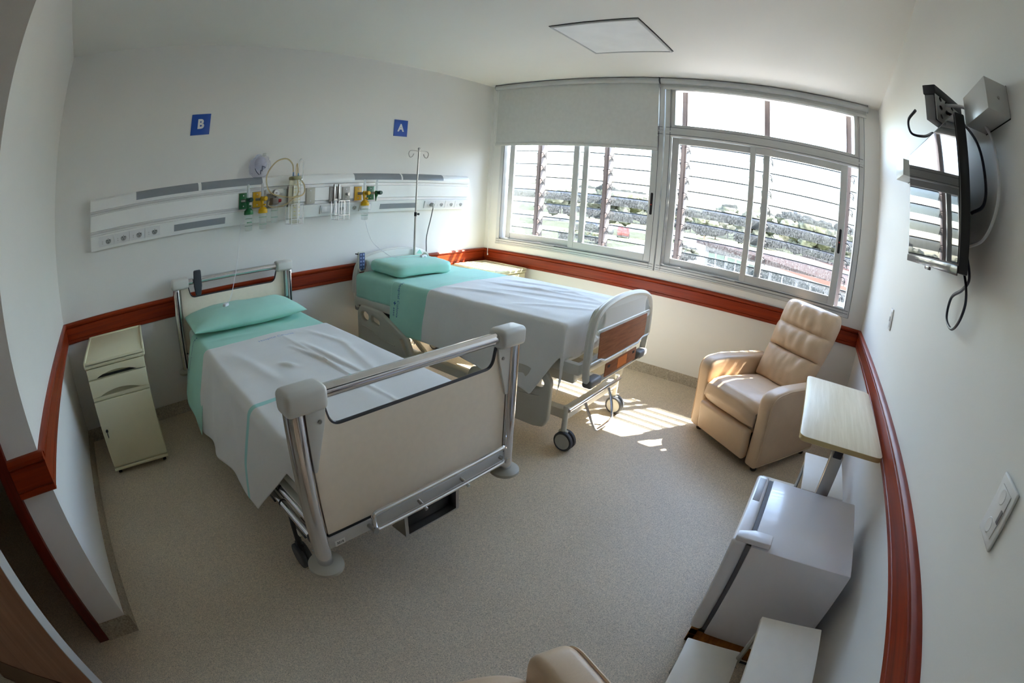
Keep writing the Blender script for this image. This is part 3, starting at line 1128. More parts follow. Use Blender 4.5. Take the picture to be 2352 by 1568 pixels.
# ------------------------------------------------------------------ bed under sign A: grey plastic boards
LA = Vector((2.90, -1.11, 0))
M_board = mat('light_grey_board', rgb(218, 216, 208), 0.42, var=0.015, bump=0.02, bscale=300)
M_boardd = mat('warm_grey_plastic', rgb(190, 186, 172), 0.45, var=0.02)
M_inlay = wood('walnut_inlay', rgb(118, 66, 42), rgb(152, 92, 62), (6, 1, 60), 0.35)
bedA = thing('hospital_bed', 'grey plastic hospital bed with wood grain footboard panel under sign A', 'bed', LA, 0)

BO = [(-0.32, 0.445), (-0.395, 0.475), (-0.418, 0.56), (-0.422, 0.66), (-0.416, 0.76), (-0.385, 0.845), (-0.32, 0.89), (-0.18, 0.92), (0, 0.931)]
BO = BO + [(-x, z) for x, z in BO[-2::-1]]
BO = [tuple(p)[:2] for p in smooth_path([(x, z, 0) for x, z in BO], 4)]


def board(name, yc, out):
    holes = [ell(0.338, 0.805, 0.040, 0.062, 20, 0.35), ell(-0.338, 0.805, 0.040, 0.062, 20, -0.35)]
    bd = part(bedA, name, M_board, lambda g: g.plate(BO, holes, 'y', yc, 0.044, 0.014, res=3), 50)
    part(bd, 'board_rim', M_board, lambda g: g.tube([(x * 0.985, yc + out * 0.012, z if z < 0.7 else z - 0.008) for x, z in BO if z > 0.60], 0.018, 8))
    part(bd, 'panel_rib', M_board, lambda g: (g.tube([(-0.36, yc + out * 0.022, 0.772), (0.36, yc + out * 0.022, 0.772)], 0.006, 6),
                                              g.tube([(-0.415, yc + out * 0.022, 0.60), (-0.29, yc + out * 0.022, 0.60), (-0.235, yc + out * 0.022, 0.578), (0.235, yc + out * 0.022, 0.578), (0.29, yc + out * 0.022, 0.60), (0.415, yc + out * 0.022, 0.60)], 0.006, 6)))
    part(bd, 'wood_panel', M_inlay, lambda g: g.plate(rpoly([(-0.33, 0.615), (-0.225, 0.592), (0.225, 0.592), (0.33, 0.615), (0.335, 0.758), (-0.335, 0.758)], 0.008, 3), [], 'y', yc + out * 0.0225, 0.004, 0.001))
    part(bd, 'lower_wood_panel', M_inlay, lambda g: g.plate(rpoly([(-0.22, 0.472), (0.22, 0.472), (0.22, 0.556), (-0.22, 0.556)], 0.012, 3), [], 'y', yc + out * 0.0225, 0.004, 0.001))
    part(bd, 'orange_sticker', mat('orange_label', rgb(206, 110, 40), 0.4), lambda g: g.box(-0.055, 0.075, min(yc + out * 0.0245, yc + out * 0.0255), max(yc + out * 0.0245, yc + out * 0.0255), 0.485, 0.545))
    for x in (-0.175, 0.175):
        part(bd, 'screw_recess', M_dark, lambda g: g.box(x - 0.014, x + 0.014, min(yc + out * 0.0245, yc + out * 0.026), max(yc + out * 0.0245, yc + out * 0.026), 0.523, 0.538))
    for sx in (-1, 1):
        part(bd, 'corner_bumper', mat('bumper_grey', rgb(112, 112, 112), 0.5), lambda g: g.box(min(sx * 0.27, sx * 0.40), max(sx * 0.27, sx * 0.40), yc - 0.03 + out * 0.008, yc + 0.03 + out * 0.008, 0.455, 0.505, 0.014, 3))
    return bd


board('footboard', -1.075, -1)
board('headboard', 1.03, 1)
part(bedA, 'deck', M_offw, lambda g: (g.box(-0.43, 0.43, -0.96, 0.96, 0.585, 0.60, 0.004), g.box(-0.442, -0.40, -1.05, 1.0, 0.53, 0.592, 0.006), g.box(0.40, 0.442, -1.05, 1.0, 0.53, 0.592, 0.006),
                                     g.box(-0.399, 0.399, -1.045, -1.0, 0.535, 0.575, 0.006)))
part(bedA, 'under_frame', M_offw, lambda g: (g.box(-0.36, -0.31, -0.98, 0.95, 0.44, 0.50, 0.005), g.box(0.31, 0.36, -0.98, 0.95, 0.44, 0.50, 0.005),
                                            g.box(-0.309, 0.309, -0.97, -0.92, 0.445, 0.495, 0.005), g.box(-0.309, 0.309, 0.6, 0.66, 0.445, 0.495, 0.005)))
part(bedA, 'motor_box', M_boardd, lambda g: g.box(-0.30, -0.05, -0.2, 0.25, 0.34, 0.44, 0.01))
part(bedA, 'motor_box', M_boardd, lambda g: g.box(0.05, 0.22, -0.9, -0.6, 0.38, 0.44, 0.02))
part(bedA, 'mechanism', M_black, lambda g: (g.box(-0.405, -0.385, 0.35, 0.82, 0.44, 0.52), g.cyl((-0.39, 0.6, 0.47), (-0.30, 0.6, 0.47), 0.02), g.box(-0.41, -0.38, 0.55, 0.60, 0.36, 0.50)))
part(bedA, 'base_frame', M_offw, lambda g: (g.box(-0.33, -0.27, -0.90, 0.88, 0.19, 0.25, 0.006), g.box(0.27, 0.33, -0.90, 0.88, 0.19, 0.25, 0.006),
                                           g.box(-0.34, 0.34, -0.955, -0.901, 0.195, 0.255, 0.006), g.box(-0.34, 0.34, 0.881, 0.93, 0.195, 0.255, 0.006)))
for y0, y1 in ((-0.75, -0.35), (0.35, 0.70)):
    for sx in (-1, 1):
        part(bedA, 'lift_arm', M_offw, lambda g: g.tube([(sx * 0.24, y0, 0.235), (sx * 0.24, y1, 0.46)], 0.02))
part(bedA, 'end_bar', M_chrome, lambda g: g.cyl((-0.34, -0.965, 0.262), (0.34, -0.965, 0.262), 0.0125))
part(bedA, 'pedal', M_chrome, lambda g: g.tube(smooth_path([(-0.15, -0.965, 0.255), (-0.135, -1.0, 0.17), (-0.09, -1.03, 0.065), (-0.03, -1.035, 0.05), (0.10, -1.035, 0.05), (0.145, -1.03, 0.068), (0.165, -1.0, 0.17), (0.16, -0.965, 0.255)], 6), 0.0095, 10))
for x in (-0.335, 0.335):
    for y in (-0.945, 0.86):
        cs = part(bedA, 'castor', M_offw, lambda g: (g.cyl((x, y, 0.10), (x, y, 0.285), 0.017), g.box(x - 0.0135, x + 0.0135, y - 0.03, y + 0.03, 0.045, 0.128, 0.008, 3)))
        wheel(cs, (x, y - 0.015, 0.0625), 0.0625, 0.062, M_rubber, mat('wheel_grey', rgb(176, 178, 172), 0.45))


def siderail(name, y_head, length, mirror):
    """moulded guard lowered beside the deck; outline in (y,z)"""
    o = [(0.0, 0.27), (0.0, 0.50), (0.045, 0.555), (0.30, 0.55), (0.43, 0.50), (0.55, 0.455), (0.64, 0.42), (0.70, 0.30), (0.705, 0.235), (0.66, 0.205), (0.10, 0.205), (0.03, 0.22)]
    h = [ell(0.105, 0.478, 0.055, 0.036, 18), rpoly([(0.185, 0.452), (0.30, 0.43), (0.31, 0.475), (0.20, 0.505)], 0.02, 3), rpoly([(0.555, 0.40), (0.595, 0.405), (0.655, 0.285), (0.63, 0.28)], 0.012, 3)]
    k = length / 0.705

    def tr(p):
        a = p[0] * k
        return ((y_head - length + a) if mirror else (y_head - a), p[1] - (0.03 if mirror else 0.0))
    for sx in (-1, 1):
        r = part(bedA, name, M_boardd, lambda g: g.plate([tr(p) for p in rpoly(o, 0.03, 4)], [[tr(p) for p in q] for q in h], 'x', sx * 0.478, 0.036, 0.010, res=3), 50)
        part(r, 'moulded_ridge', M_boardd, lambda g: g.tube([(sx * 0.496,) + tr(p) for p in ((0.07, 0.40), (0.22, 0.385), (0.34, 0.345), (0.50, 0.335))], 0.006, 6))
        for q in (0.15, 0.5):
            part(r, 'rail_bracket', M_offw, lambda g: g.box(min(sx * 0.40, sx * 0.465), max(sx * 0.40, sx * 0.465), tr((q, 0))[0] - 0.02, tr((q, 0))[0] + 0.02, 0.35, 0.54, 0.004))


siderail('head_guard', 0.88, 0.68, False)
siderail('foot_guard', -0.28, 0.64, True)
part(bedA, 'drip_bag_hook', M_offw, lambda g: g.cyl((0.385, 0.79, 0.30), (0.385, 0.79, 0.50), 0.012))

mA = part(None, 'mattress', M_teal, lambda g: g.box(-0.425, 0.425, -0.95, 0.965, 0.602, 0.764, 0.035, 4))
mA.location = LA
tag(mA, 'mint green covered mattress of the grey plastic bed', 'mattress')
cA0 = Cloth(0.436, 0.772, 0.40, 0.975, 0.165, 0.165, 0.0, 0.003, 0.006, 1.0, None, 0.004, 0.01, 0.0)
fA = cA0.build('fitted_sheet', M_teal, None, 70, 34)
fA.location = LA
tag(fA, 'mint green fitted sheet tucked round the mattress of the grey plastic bed', 'sheet')
cA1 = Cloth(0.444, 0.7775, 0.055, 0.49, lambda v: 0.335 - 0.03 * (0.49 - v), 0.20, 0.02, 0.003, 0.007, 7.0, None, 0.006, 0.006)
cA1.creases = [(-0.40, 0.16, 0.30, 0.22, 0.014, 0.006), (-0.42, 0.12, -0.1, 0.10, 0.012, 0.005), (0.05, 0.45, 0.1, 0.08, 0.008, 0.004)]
sA = cA1.build('bed_sheet', M_teal, None, 90, 40)
sA.location = LA
tag(sA, 'mint green top sheet printed in blue over the grey plastic bed', 'sheet')
cA1.text('Hospital Colonia', 0.037, -0.535, 0.395, -1, 0, M_ink, sA, 'print_hospital_colonia', 0.0046)
cA1.text('asse', 0.037, -0.628, 0.435, -1, 0, M_ink, sA, 'print_asse', 0.0046)
cross_mark(cA1, -0.568, 0.433, 0.028, M_ink, sA, 0.0046)


def hemA(v):
    b = 0.315 + 0.07 * max(0, (-v - 0.2) / 0.6)
    t = max(0, (-v - 0.80) / 0.16)
    return b - 0.27 * min(1, t)


cA2 = Cloth(0.452, 0.784, -1.155, 0.09, hemA, 0.22, 0.10, 0.006, 0.010, 11.0, -0.955, 0.008)
cA2.creases = [(0.02, 0.08, 0.18, -0.75, 0.016, 0.011), (0.22, 0.05, 0.34, -0.80, 0.022, 0.012), (-0.10, -0.15, 0.12, -0.85, 0.02, 0.009), (0.10, -0.35, 0.26, -0.60, 0.014, 0.011),
               (-0.28, 0.0, -0.10, -0.55, 0.025, 0.007), (0.30, -0.45, 0.12, -0.92, 0.02, 0.008), (-0.30, -0.5, -0.05, -0.9, 0.02, 0.007)]
blA = cA2.build('bed_cover', M_blank, None, 130, 110, 0.004)
blA.location = LA
tag(blA, 'white cotton bed cover draped over the grey plastic bed', 'bed cover')


def block_pillow(a, b, t):
    bm_ = bmesh.new()
    bmesh.ops.create_cube(bm_, size=1.0)
    bmesh.ops.subdivide_edges(bm_, edges=bm_.edges[:], cuts=15, use_grid_fill=True)
    for v in bm_.verts:
        p = v.co * 2
        q = Vector((p.x, p.y, p.z))
        L = (abs(q.x) ** 9 + abs(q.y) ** 9 + abs(q.z) ** 5) ** (1 / 7.0)
        q = q / max(L, 0.6)
        n = noise.noise(Vector((q.x * 1.7, q.y * 1.7, 4)))
        n2 = noise.noise(Vector((q.x * 6, q.y * 6, q.z * 3)))
        z = t / 2 * q.z * (1 + 0.10 * n) + 0.004 * n2 - 0.016 * max(0, abs(q.x) + abs(q.y) - 1.5)
        v.co = Vector((a / 2 * q.x + 0.004 * n2 * abs(q.x), b / 2 * q.y * (1 + 0.02 * n), z + t / 2))
    g = G()
    g.bm(bm_)
    return g


pA = block_pillow(0.53, 0.47, 0.095).build('pillow', M_teal, None, 60)
pA.location = (2.815, -0.395, 0.787)
pA.rotation_euler = (0, 0, math.radians(-8))
tag(pA, 'flat blocky mint green pillow on the grey plastic bed', 'pillow')
part(pA, 'pillow_flap', M_teal, lambda g: g.extrude([(0.20, 0.10), (0.235, 0.135), (0.262, 0.09)], 'y', 0.225, 0.229))
# ------------------------------------------------------------------ bedside cabinets
def cabinet():
    r = thing('bedside_cabinet', 'cream bedside cabinet with two drawers and a locked door beside the wall corner', 'cabinet', group=None)
    w, d0, d1, zt = 0.205, -0.275, 0.265, 0.72       # front at -y
    part(r, 'top', M_cab, lambda g: g.box(-w - 0.012, w + 0.012, d0 - 0.016, d1 + 0.006, zt - 0.045, zt - 0.008, 0.012, 3))
    part(r, 'top_rim', M_cab, lambda g: (g.box(-w - 0.012, -w + 0.004, d0 - 0.016, d1 + 0.006, zt - 0.03, zt, 0.006), g.box(w - 0.004, w + 0.012, d0 - 0.016, d1 + 0.006, zt - 0.03, zt, 0.006),
                                         g.box(-w, w, d1 - 0.010, d1 + 0.006, zt - 0.03, zt, 0.006), g.box(-w, w, d0 - 0.016, d0 - 0.004, zt - 0.03, zt - 0.004, 0.005)))
    part(r, 'body', M_cab, lambda g: g.box(-w, w, d0 + 0.02, d1, 0.045, zt - 0.046, 0.004))
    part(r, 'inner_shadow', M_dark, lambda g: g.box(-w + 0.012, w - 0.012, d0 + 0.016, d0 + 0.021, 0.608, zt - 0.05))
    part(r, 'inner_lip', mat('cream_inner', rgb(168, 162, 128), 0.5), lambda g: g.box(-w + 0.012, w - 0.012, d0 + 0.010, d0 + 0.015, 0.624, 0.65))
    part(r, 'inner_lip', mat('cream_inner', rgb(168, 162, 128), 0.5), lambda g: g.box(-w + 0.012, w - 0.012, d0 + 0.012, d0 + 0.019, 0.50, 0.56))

    def front(z0, z1, tip):
        arc = []
        for i in range(13):
            t = i / 12
            arc.append((0.145 - 0.29 * t, z0 + 0.002 + tip * math.sin(PI * t) ** 0.8))
        return [(-w, z0), (-w, z1), (w, z1), (w, z0)] + arc
    d1_ = part(r, 'drawer', M_cab, lambda g: g.plate(front(0.612, 0.671, 0.026), [], 'y', d0 + 0.004, 0.022, 0.0015))
    part(r, 'drawer', M_cab, lambda g: g.plate(front(0.506, 0.606, 0.026), [], 'y', d0 + 0.004, 0.022, 0.0015))
    part(r, 'divider', M_cab, lambda g: g.box(-w, w, d0 + 0.006, d0 + 0.02, 0.482, 0.502, 0.001))
    dr_ = part(r, 'cabinet_door', M_cab, lambda g: g.box(-w, w, d0 - 0.006, d0 + 0.016, 0.062, 0.478, 0.004))
    lk = part(dr_, 'lock', mat('lock_metal', (0.05, 0.05, 0.05), 0.3, 0.5), lambda g: (g.lathe([(0, 0.0), (0.010, 0.0), (0.010, 0.006), (0, 0.006)], (-w + 0.035, d0 - 0.012, 0.30), 18, 'y')))
    part(lk, 'key', M_black, lambda g: g.box(-w + 0.033, -w + 0.037, d0 - 0.026, d0 - 0.010, 0.262, 0.294, 0.001))
    part(r, 'plinth', M_cab, lambda g: g.box(-w - 0.004, w + 0.004, d0 - 0.008, d1, 0.036, 0.056, 0.004))
    for x in (-w + 0.03, w - 0.03):
        for y in (d0 + 0.035, d1 - 0.035):
            part(r, 'castor', M_black, lambda g: (g.lathe([(0, -0.012), (0.015, -0.012), (0.017, -0.008), (0.017, 0.008), (0.015, 0.012), (0, 0.012)], (x, y, 0.017), 18, 'x'), g.cyl((x, y, 0.02), (x, y, 0.04), 0.008)))
    return r


cb = cabinet()
cb.location = (0.402, -0.330, 0)
cb.rotation_euler = (0, 0, math.radians(-4))
cb['label'] = 'cream bedside cabinet with two drawers standing in the corner beside the bed under sign B'
dup(cb, (3.865, -0.33, 0), math.radians(-4), 'cream bedside cabinet striped by sunlight in the corner under the window')

# ------------------------------------------------------------------ recliners (front = -y)
def recliner():
    r = thing('recliner_chair', 'beige leatherette recliner', 'armchair', group=None)
    ao = rpoly([(-0.335, 0.04), (-0.345, 0.30), (-0.365, 0.525), (-0.18, 0.548), (0.30, 0.535), (0.345, 0.30), (0.33, 0.04)], [0.02, 0.3, 0.11, 0.25, 0.05, 0.2, 0.03], 8)
    for sx in (-1, 1):
        a = part(r, 'armrest', M_leath, lambda g: g.plate(ao, [], 'x', sx * 0.2985, 0.11, 0.028, res=4), 60)
        part(a, 'arm_piping', M_leath, lambda g: g.tube([(sx * 0.352, y * 0.965, 0.02 + z * 0.95) for y, z in ao], 0.0045, 6, True))

    def seat(u, v):
        # v 0..1 wraps from the underside front, over the nose, to the back
        x = (2 * u - 1) * 0.243
        path = [(-0.33, 0.275), (-0.375, 0.29), (-0.392, 0.345), (-0.378, 0.405), (-0.33, 0.437), (-0.22, 0.448), (0.0, 0.438), (0.18, 0.425), (0.24, 0.42)]
        t = v * (len(path) - 1)
        i = min(int(t), len(path) - 2)
        f = t - i
        y = path[i][0] * (1 - f) + path[i + 1][0] * f
        z = path[i][1] * (1 - f) + path[i + 1][1] * f
        e = 1 - abs(2 * u - 1) ** 5
        z -= 0.035 * (1 - e) if z > 0.33 else 0
        y += 0.03 * (1 - e) if y < -0.3 else 0
        z += 0.006 * noise.noise(Vector((x * 6, y * 6, 2)))
        return Vector((x, y, z))
    g = G()
    g.grid(seat, 24, 32)
    g.box(-0.235, 0.235, -0.33, 0.24, 0.24, 0.36, 0.01)
    g.build('seat_cushion', M_leath, r, 60)
    ft = part(r, 'footrest', M_leath, lambda g: g.box(-0.243, 0.243, -0.032, 0.032, -0.105, 0.105, 0.024, 4), 60)
    ft.location = (0, -0.345, 0.165)
    ft.rotation_euler = (math.radians(8), 0, 0)

    def back(u, v):
        """front skin of the back cushion, three puffs between two seams"""
        x = 2 * u - 1
        hw = 0.235 + 0.03 * min(1, v * 1.6) - 0.035 * max(0, (v - 0.86) / 0.14) ** 2
        seams = (0.0, 0.40, 0.68, 1.0)
        for a, b in zip(seams, seams[1:]):
            if v <= b + 1e-6:
                t = (v - a) / (b - a)
                break
        sag = 0.016 * (1 - x * x)
        puff = max(0.0, math.sin(PI * min(max(t, 0), 1))) ** 0.32
        edge = max(0.0, 1 - abs(x) ** 4) ** 0.5
        gather = 0.010 * noise.noise(Vector((x * 4.5, v * 6.0, 5.0))) + 0.006 * noise.noise(Vector((x * 14, v * 5, 1.0))) * abs(2 * t - 1) ** 2
        th = 0.045 + 0.058 * puff * edge + gather * edge
        if v > 0.93:
            th *= math.sqrt(max(0.0, 1 - ((v - 0.93) / 0.075) ** 2))
        L = 0.635 * v - sag * (0.6 if 0 < v < 1 else 0)
        return Vector((x * hw, -th * edge ** 0.3 if edge > 0.02 else 0, L))

    def backr(u, v):
        p = back(u, v)
        return Vector((p.x, 0.05 * max(0.0, 1 - abs(2 * u - 1) ** 6) ** 0.5 * (1 if v < 0.97 else 0.4), p.z))
    g = G()
    g.grid(back, 40, 60)
    g.grid(backr, 40, 60)
    bk = g.build('backrest', M_leath, r, 70)
    bk.location = (0, 0.16, 0.40)
    bk.rotation_euler = (math.radians(-28), 0, 0)
    part(r, 'chassis', M_black, lambda g: (g.box(-0.24, 0.24, -0.28, 0.28, 0.05, 0.20), ))
    for x in (-0.30, 0.30):
        for y in (-0.27, 0.27):
            part(r, 'foot', M_black, lambda g: g.lathe([(0, 0), (0.02, 0), (0.024, 0.01), (0.018, 0.045), (0, 0.045)], (x, y, 0), 16))
    return r


rc = recliner()
# front direction of the chair in the corner = (-0.83, 0.56); local front is -y
rc.location = (3.475, -3.082, 0)
rc.rotation_euler = (0, 0, math.atan2(0.56, -0.83) + PI / 2)
rc['label'] = 'beige leatherette recliner in the corner under the window'
dup(rc, (0.575, -3.137, 0), math.radians(62) + PI / 2, 'beige leatherette recliner beside the two step stool next to the fridge')

# ------------------------------------------------------------------ overbed table
M_maple = wood('pale_maple', rgb(234, 220, 190), rgb(246, 234, 208), (3, 60, 3), 0.35)
M_maple_e = mat('maple_edge', rgb(200, 178, 124), 0.45)
ot = thing('overbed_table', 'pale maple overbed table on a grey metal column', 'table', (2.46, -3.535, 0), math.radians(0.6))
part(ot, 'table_top', [M_maple, M_maple_e], lambda g: g.plate(rpoly([(-0.39, -0.195), (0.39, -0.195), (0.39, 0.195), (-0.39, 0.195)], 0.035, 6), [], 'z', 0.742, 0.022, 0.002))
for p in ot.children[0].data.polygons:
    p.material_index = 1 if abs(p.normal.z) < 0.6 else 0
part(ot, 'tilt_joint', M_black, lambda g: g.box(-0.345, -0.295, -0.022, 0.022, 0.68, 0.731, 0.006))
part(ot, 'column', M_steel, lambda g: g.box(-0.338, -0.302, -0.03, 0.03, 0.075, 0.69, 0.004))
part(ot, 'base', M_steel, lambda g: (g.box(-0.345, -0.295, -0.12, 0.155, 0.045, 0.078, 0.006), g.box(-0.345, 0.30, 0.125, 0.155, 0.045, 0.072, 0.006), g.box(-0.345, 0.30, -0.075, -0.045, 0.045, 0.072, 0.006)))
for x, y in ((-0.30, 0.14), (0.28, 0.14), (-0.30, -0.06), (0.28, -0.06)):
    part(ot, 'castor', M_black, lambda g: g.lathe([(0, -0.009), (0.021, -0.009), (0.023, 0), (0.021, 0.009), (0, 0.009)], (x, y, 0.023), 16, 'x'))

# ------------------------------------------------------------------ fridge on a wooden plinth
fb = part(None, 'fridge_plinth', wood('plain_wood', rgb(120, 70, 22), rgb(160, 100, 40), (4, 30, 30), 0.6),
          lambda g: (g.box(1.615, 1.645, -3.70, -3.245, 0, 0.052, 0.003), g.box(2.07, 2.10, -3.70, -3.245, 0, 0.052, 0.003), g.box(1.615, 2.10, -3.70, -3.665, 0, 0.052, 0.003), g.box(1.615, 2.10, -3.28, -3.245, 0, 0.052, 0.003)))
tag(fb, 'low brown wooden plinth under the small fridge', 'plinth')
M_fr = mat('fridge_enamel', (0.78, 0.78, 0.84), 0.28, var=0.01, coat=0.2)
fz0, fz1 = 0.0535, 0.527
fr = thing('small_fridge', 'small white refrigerator against the television wall', 'refrigerator', (1.865, -3.47, 0))
part(fr, 'fridge_body', M_fr, lambda g: g.box(-0.23, 0.23, -0.235, 0.165, fz0, fz1, 0.006))
fd = part(fr, 'fridge_door', M_fr, lambda g: g.box(-0.23, 0.23, 0.182, 0.238, fz0 + 0.01, fz1 + 0.008, 0.016, 4))
part(fd, 'door_recess', mat('fridge_grey', (0.38, 0.38, 0.42), 0.4), lambda g: g.box(0.03, 0.20, 0.196, 0.224, fz1 + 0.0055, fz1 + 0.009, 0.001))
part(fr, 'door_seal', mat('seal_grey', (0.12, 0.12, 0.14), 0.6), lambda g: g.box(-0.222, 0.222, 0.165, 0.182, fz0 + 0.015, fz1 - 0.004))
part(fr, 'hinge_cover', M_fr, lambda g: g.plate(rpoly([(-0.226, 0.228), (-0.192, 0.228), (-0.165, 0.17), (-0.165, 0.10), (-0.222, 0.10)], 0.008, 3), [], 'z', fz1 + 0.013, 0.02, 0.004))
g = G()
g.tube(smooth_path([(1.66, -3.72, 0.10), (1.62, -3.74, 0.05), (1.60, -3.66, 0.012), (1.597, -3.52, 0.008), (1.60, -3.42, 0.008), (1.585, -3.44, 0.012), (1.56, -3.50, 0.01)], 6), 0.005, 8)
tag(g.build('power_cable', M_black), 'black power cord lying on the floor beside the fridge plinth', 'cable')


# ------------------------------------------------------------------ two step stools
M_stepw = mat('white_step_board', (0.84, 0.81, 0.74), 0.45, var=0.02, scale=20)


def stool():
    r = thing('step_stool', 'white two step footstool', 'step stool', group=None)
    part(r, 'lower_step', M_stepw, lambda g: g.box(-0.20, 0.20, 0.0, 0.205, 0.182, 0.20, 0.003))
    part(r, 'upper_step', M_stepw, lambda g: g.box(-0.18, 0.20, -0.22, 0.012, 0.382, 0.40, 0.003))
    for x in (-0.17, 0.17):
        part(r, 'side_frame', M_steel, lambda g: g.tube(smooth_path([(x, 0.19, 0.0), (x, 0.185, 0.17), (x, 0.17, 0.175), (x, 0.02, 0.175), (x, 0.0, 0.18), (x, -0.005, 0.37), (x, -0.03, 0.376), (x, -0.18, 0.376), (x, -0.195, 0.365), (x, -0.205, 0.0)], 4), 0.010, 8))
        part(r, 'middle_leg', M_steel, lambda g: g.cyl((x, -0.004, 0.0), (x, -0.004, 0.2), 0.009))
    part(r, 'back_brace', M_steel, lambda g: g.cyl((-0.17, -0.2, 0.15), (0.17, -0.2, 0.15), 0.008))
    return r


st = stool()
st.location = (1.285, -3.473, 0)
st.rotation_euler = (0, 0, math.radians(4))
st['label'] = 'white two step footstool between the small fridge and the recliner'
dup(st, (2.505, -3.47, 0), math.radians(2), 'white two step footstool under the overbed table')
# ------------------------------------------------------------------ bed head unit on the back wall
M_hu = mat('head_unit_enamel', (0.84, 0.84, 0.83), 0.3, var=0.01)
M_strip = mat('lamp_cover_grey', (0.26, 0.28, 0.31), 0.25, var=0.03)
M_clearp = clear('clear_plastic', (0.93, 0.95, 0.94), haze=0.22, hazecol=(0.85, 0.88, 0.88))
hu = thing('bed_head_unit', 'long white bed head service panel with gas outlets and sockets', 'wall panel', (0, 0, 0))
HP = [(-0.0005, 1.583), (-0.025, 1.581), (-0.045, 1.570), (-0.058, 1.548), (-0.063, 1.520), (-0.060, 1.505), (-0.036, 1.502), (-0.036, 1.480),
      (-0.055, 1.477), (-0.055, 1.376), (-0.036, 1.373), (-0.036, 1.350), (-0.060, 1.346), (-0.036, 1.252), (-0.0005, 1.252)]
part(hu, 'panel_body', M_hu, lambda g: g.extrude(HP, 'x', 0.30, 3.808), 25)
part(hu, 'rail_channel', M_alu, lambda g: (g.box(0.302, 3.806, -0.0375, -0.036, 1.485, 1.497), g.box(0.302, 3.806, -0.0375, -0.036, 1.355, 1.368)))
for a, b in ((0.664, 1.147), (1.172, 1.658), (2.478, 2.958), (2.977, 3.457)):
    arcp = [(-0.0275, 1.5812), (-0.0468, 1.5702), (-0.0602, 1.5485), (-0.0652, 1.526)]
    inn = [(-0.056, 1.526), (-0.05, 1.548), (-0.038, 1.568), (-0.022, 1.577)]
    part(hu, 'lamp_cover', M_strip, lambda g: g.extrude(arcp + inn, 'x', a, b), 50)


def slant(z):          # y on the slanted lower face
    return -0.036 - 0.024 * (z - 1.252) / 0.094


def slab(g, x0, x1, z0, z1, t0, t1):
    ps = [(slant(z0) - t0, z0), (slant(z1) - t0, z1), (slant(z1) - t1, z1), (slant(z0) - t1, z0)]
    g.extrude(ps, 'x', x0, x1)


for a, b in ((0.961, 1.364), (2.749, 3.155)):
    part(hu, 'night_lamp_cover', M_strip, lambda g: slab(g, a, b, 1.276, 1.320, -0.002, 0.002))


def socket_row(x0, n, pw, kinds):
    for i in range(n):
        a = x0 + i * pw
        p = part(hu, 'socket_plate', M_white, lambda g: slab(g, a + 0.002, a + pw - 0.002, 1.270, 1.334, -0.001, 0.008))
        zc = 1.302
        yc = slant(zc) - 0.008
        if kinds[i] == 's':
            xc = a + pw * 0.64
            part(p, 'socket_well', mat('socket_grey', (0.33, 0.33, 0.32), 0.5), lambda g: g.lathe([(0, -0.002), (0.019, -0.002), (0.021, 0.0), (0.0, 0.001)], (xc, yc, zc), 22, 'y'))
            part(p, 'socket_hole', M_dark, lambda g: [g.cyl((xc + dx, yc - 0.001, zc + dz), (xc + dx, yc - 0.0035, zc + dz), 0.003, seg=10) for dx, dz in ((-0.009, 0.003), (0.009, 0.003), (0, -0.011), (0, 0.013))])
            part(p, 'socket_hole', M_dark, lambda g: [g.cyl((a + pw * 0.26, yc - 0.0005, zc + dz), (a + pw * 0.26, yc - 0.002, zc + dz), 0.002, seg=8) for dz in (-0.012, 0, 0.012)])
        else:
            for xx in (a + pw * 0.3, a + pw * 0.68):
                part(p, 'switch_rocker', M_white, lambda g: g.box(xx - 0.026, xx + 0.026, yc - 0.006, yc + 0.004, zc - 0.022, zc + 0.022, 0.003))


socket_row(0.362, 4, 0.1225, 'ssss')
socket_row(2.163, 3, 0.122, 'wss')
socket_row(2.535, 1, 0.12, 'w')
socket_row(3.241, 4, 0.128, 'ssss')


def gas_plate(x, z, m, name='gas_plate', w=0.034, h=0.055):
    p = part(hu, name, mat('plate_back', (0.42, 0.38, 0.34), 0.5), lambda g: g.box(x - w - 0.004, x + w + 0.004, -0.059, -0.054, z - h - 0.003, z + h + 0.003, 0.002))
    q = part(p, 'plate_face', m, lambda g: g.box(x - w, x + w, -0.0635, -0.058, z - h, z + h, 0.002))
    for q in (-1, 1):
        part(p, 'plate_screw', M_white, lambda g: g.cyl((x, -0.063, z + q * h * 0.68), (x, -0.0655, z + q * h * 0.68), 0.005, seg=12))
    return p


M_green = mat('oxygen_green', rgb(18, 100, 52), 0.35)
M_yel = mat('air_yellow', rgb(222, 172, 14), 0.35)
M_plate = mat('plate_grey', rgb(168, 164, 158), 0.4)
M_greend = mat('dark_green', rgb(10, 66, 56), 0.35)
gas_plate(1.505, 1.418, M_green)
gas_plate(1.617, 1.418, M_yel)
gas_plate(1.735, 1.41, M_plate)
gas_plate(2.07, 1.415, mat('plate_cream', rgb(176, 172, 160), 0.45), 'blank_plate', 0.038, 0.058)
gas_plate(2.275, 1.417, M_plate, 'blank_plate', 0.030)
vp = gas_plate(2.397, 1.415, M_plate, 'vacuum_plate')
part(vp, 'vacuum_nozzle', M_steel, lambda g: (g.cyl((2.40, -0.063, 1.415), (2.405, -0.088, 1.412), 0.010), g.cyl((2.405, -0.086, 1.412), (2.406, -0.092, 1.4118), 0.012)))
gas_plate(2.513, 1.415, M_yel)
gas_plate(2.638, 1.415, M_green)
rp = part(hu, 'regulator_rail', M_hu, lambda g: g.box(1.685, 1.83, -0.075, -0.054, 1.452, 1.485, 0.003))


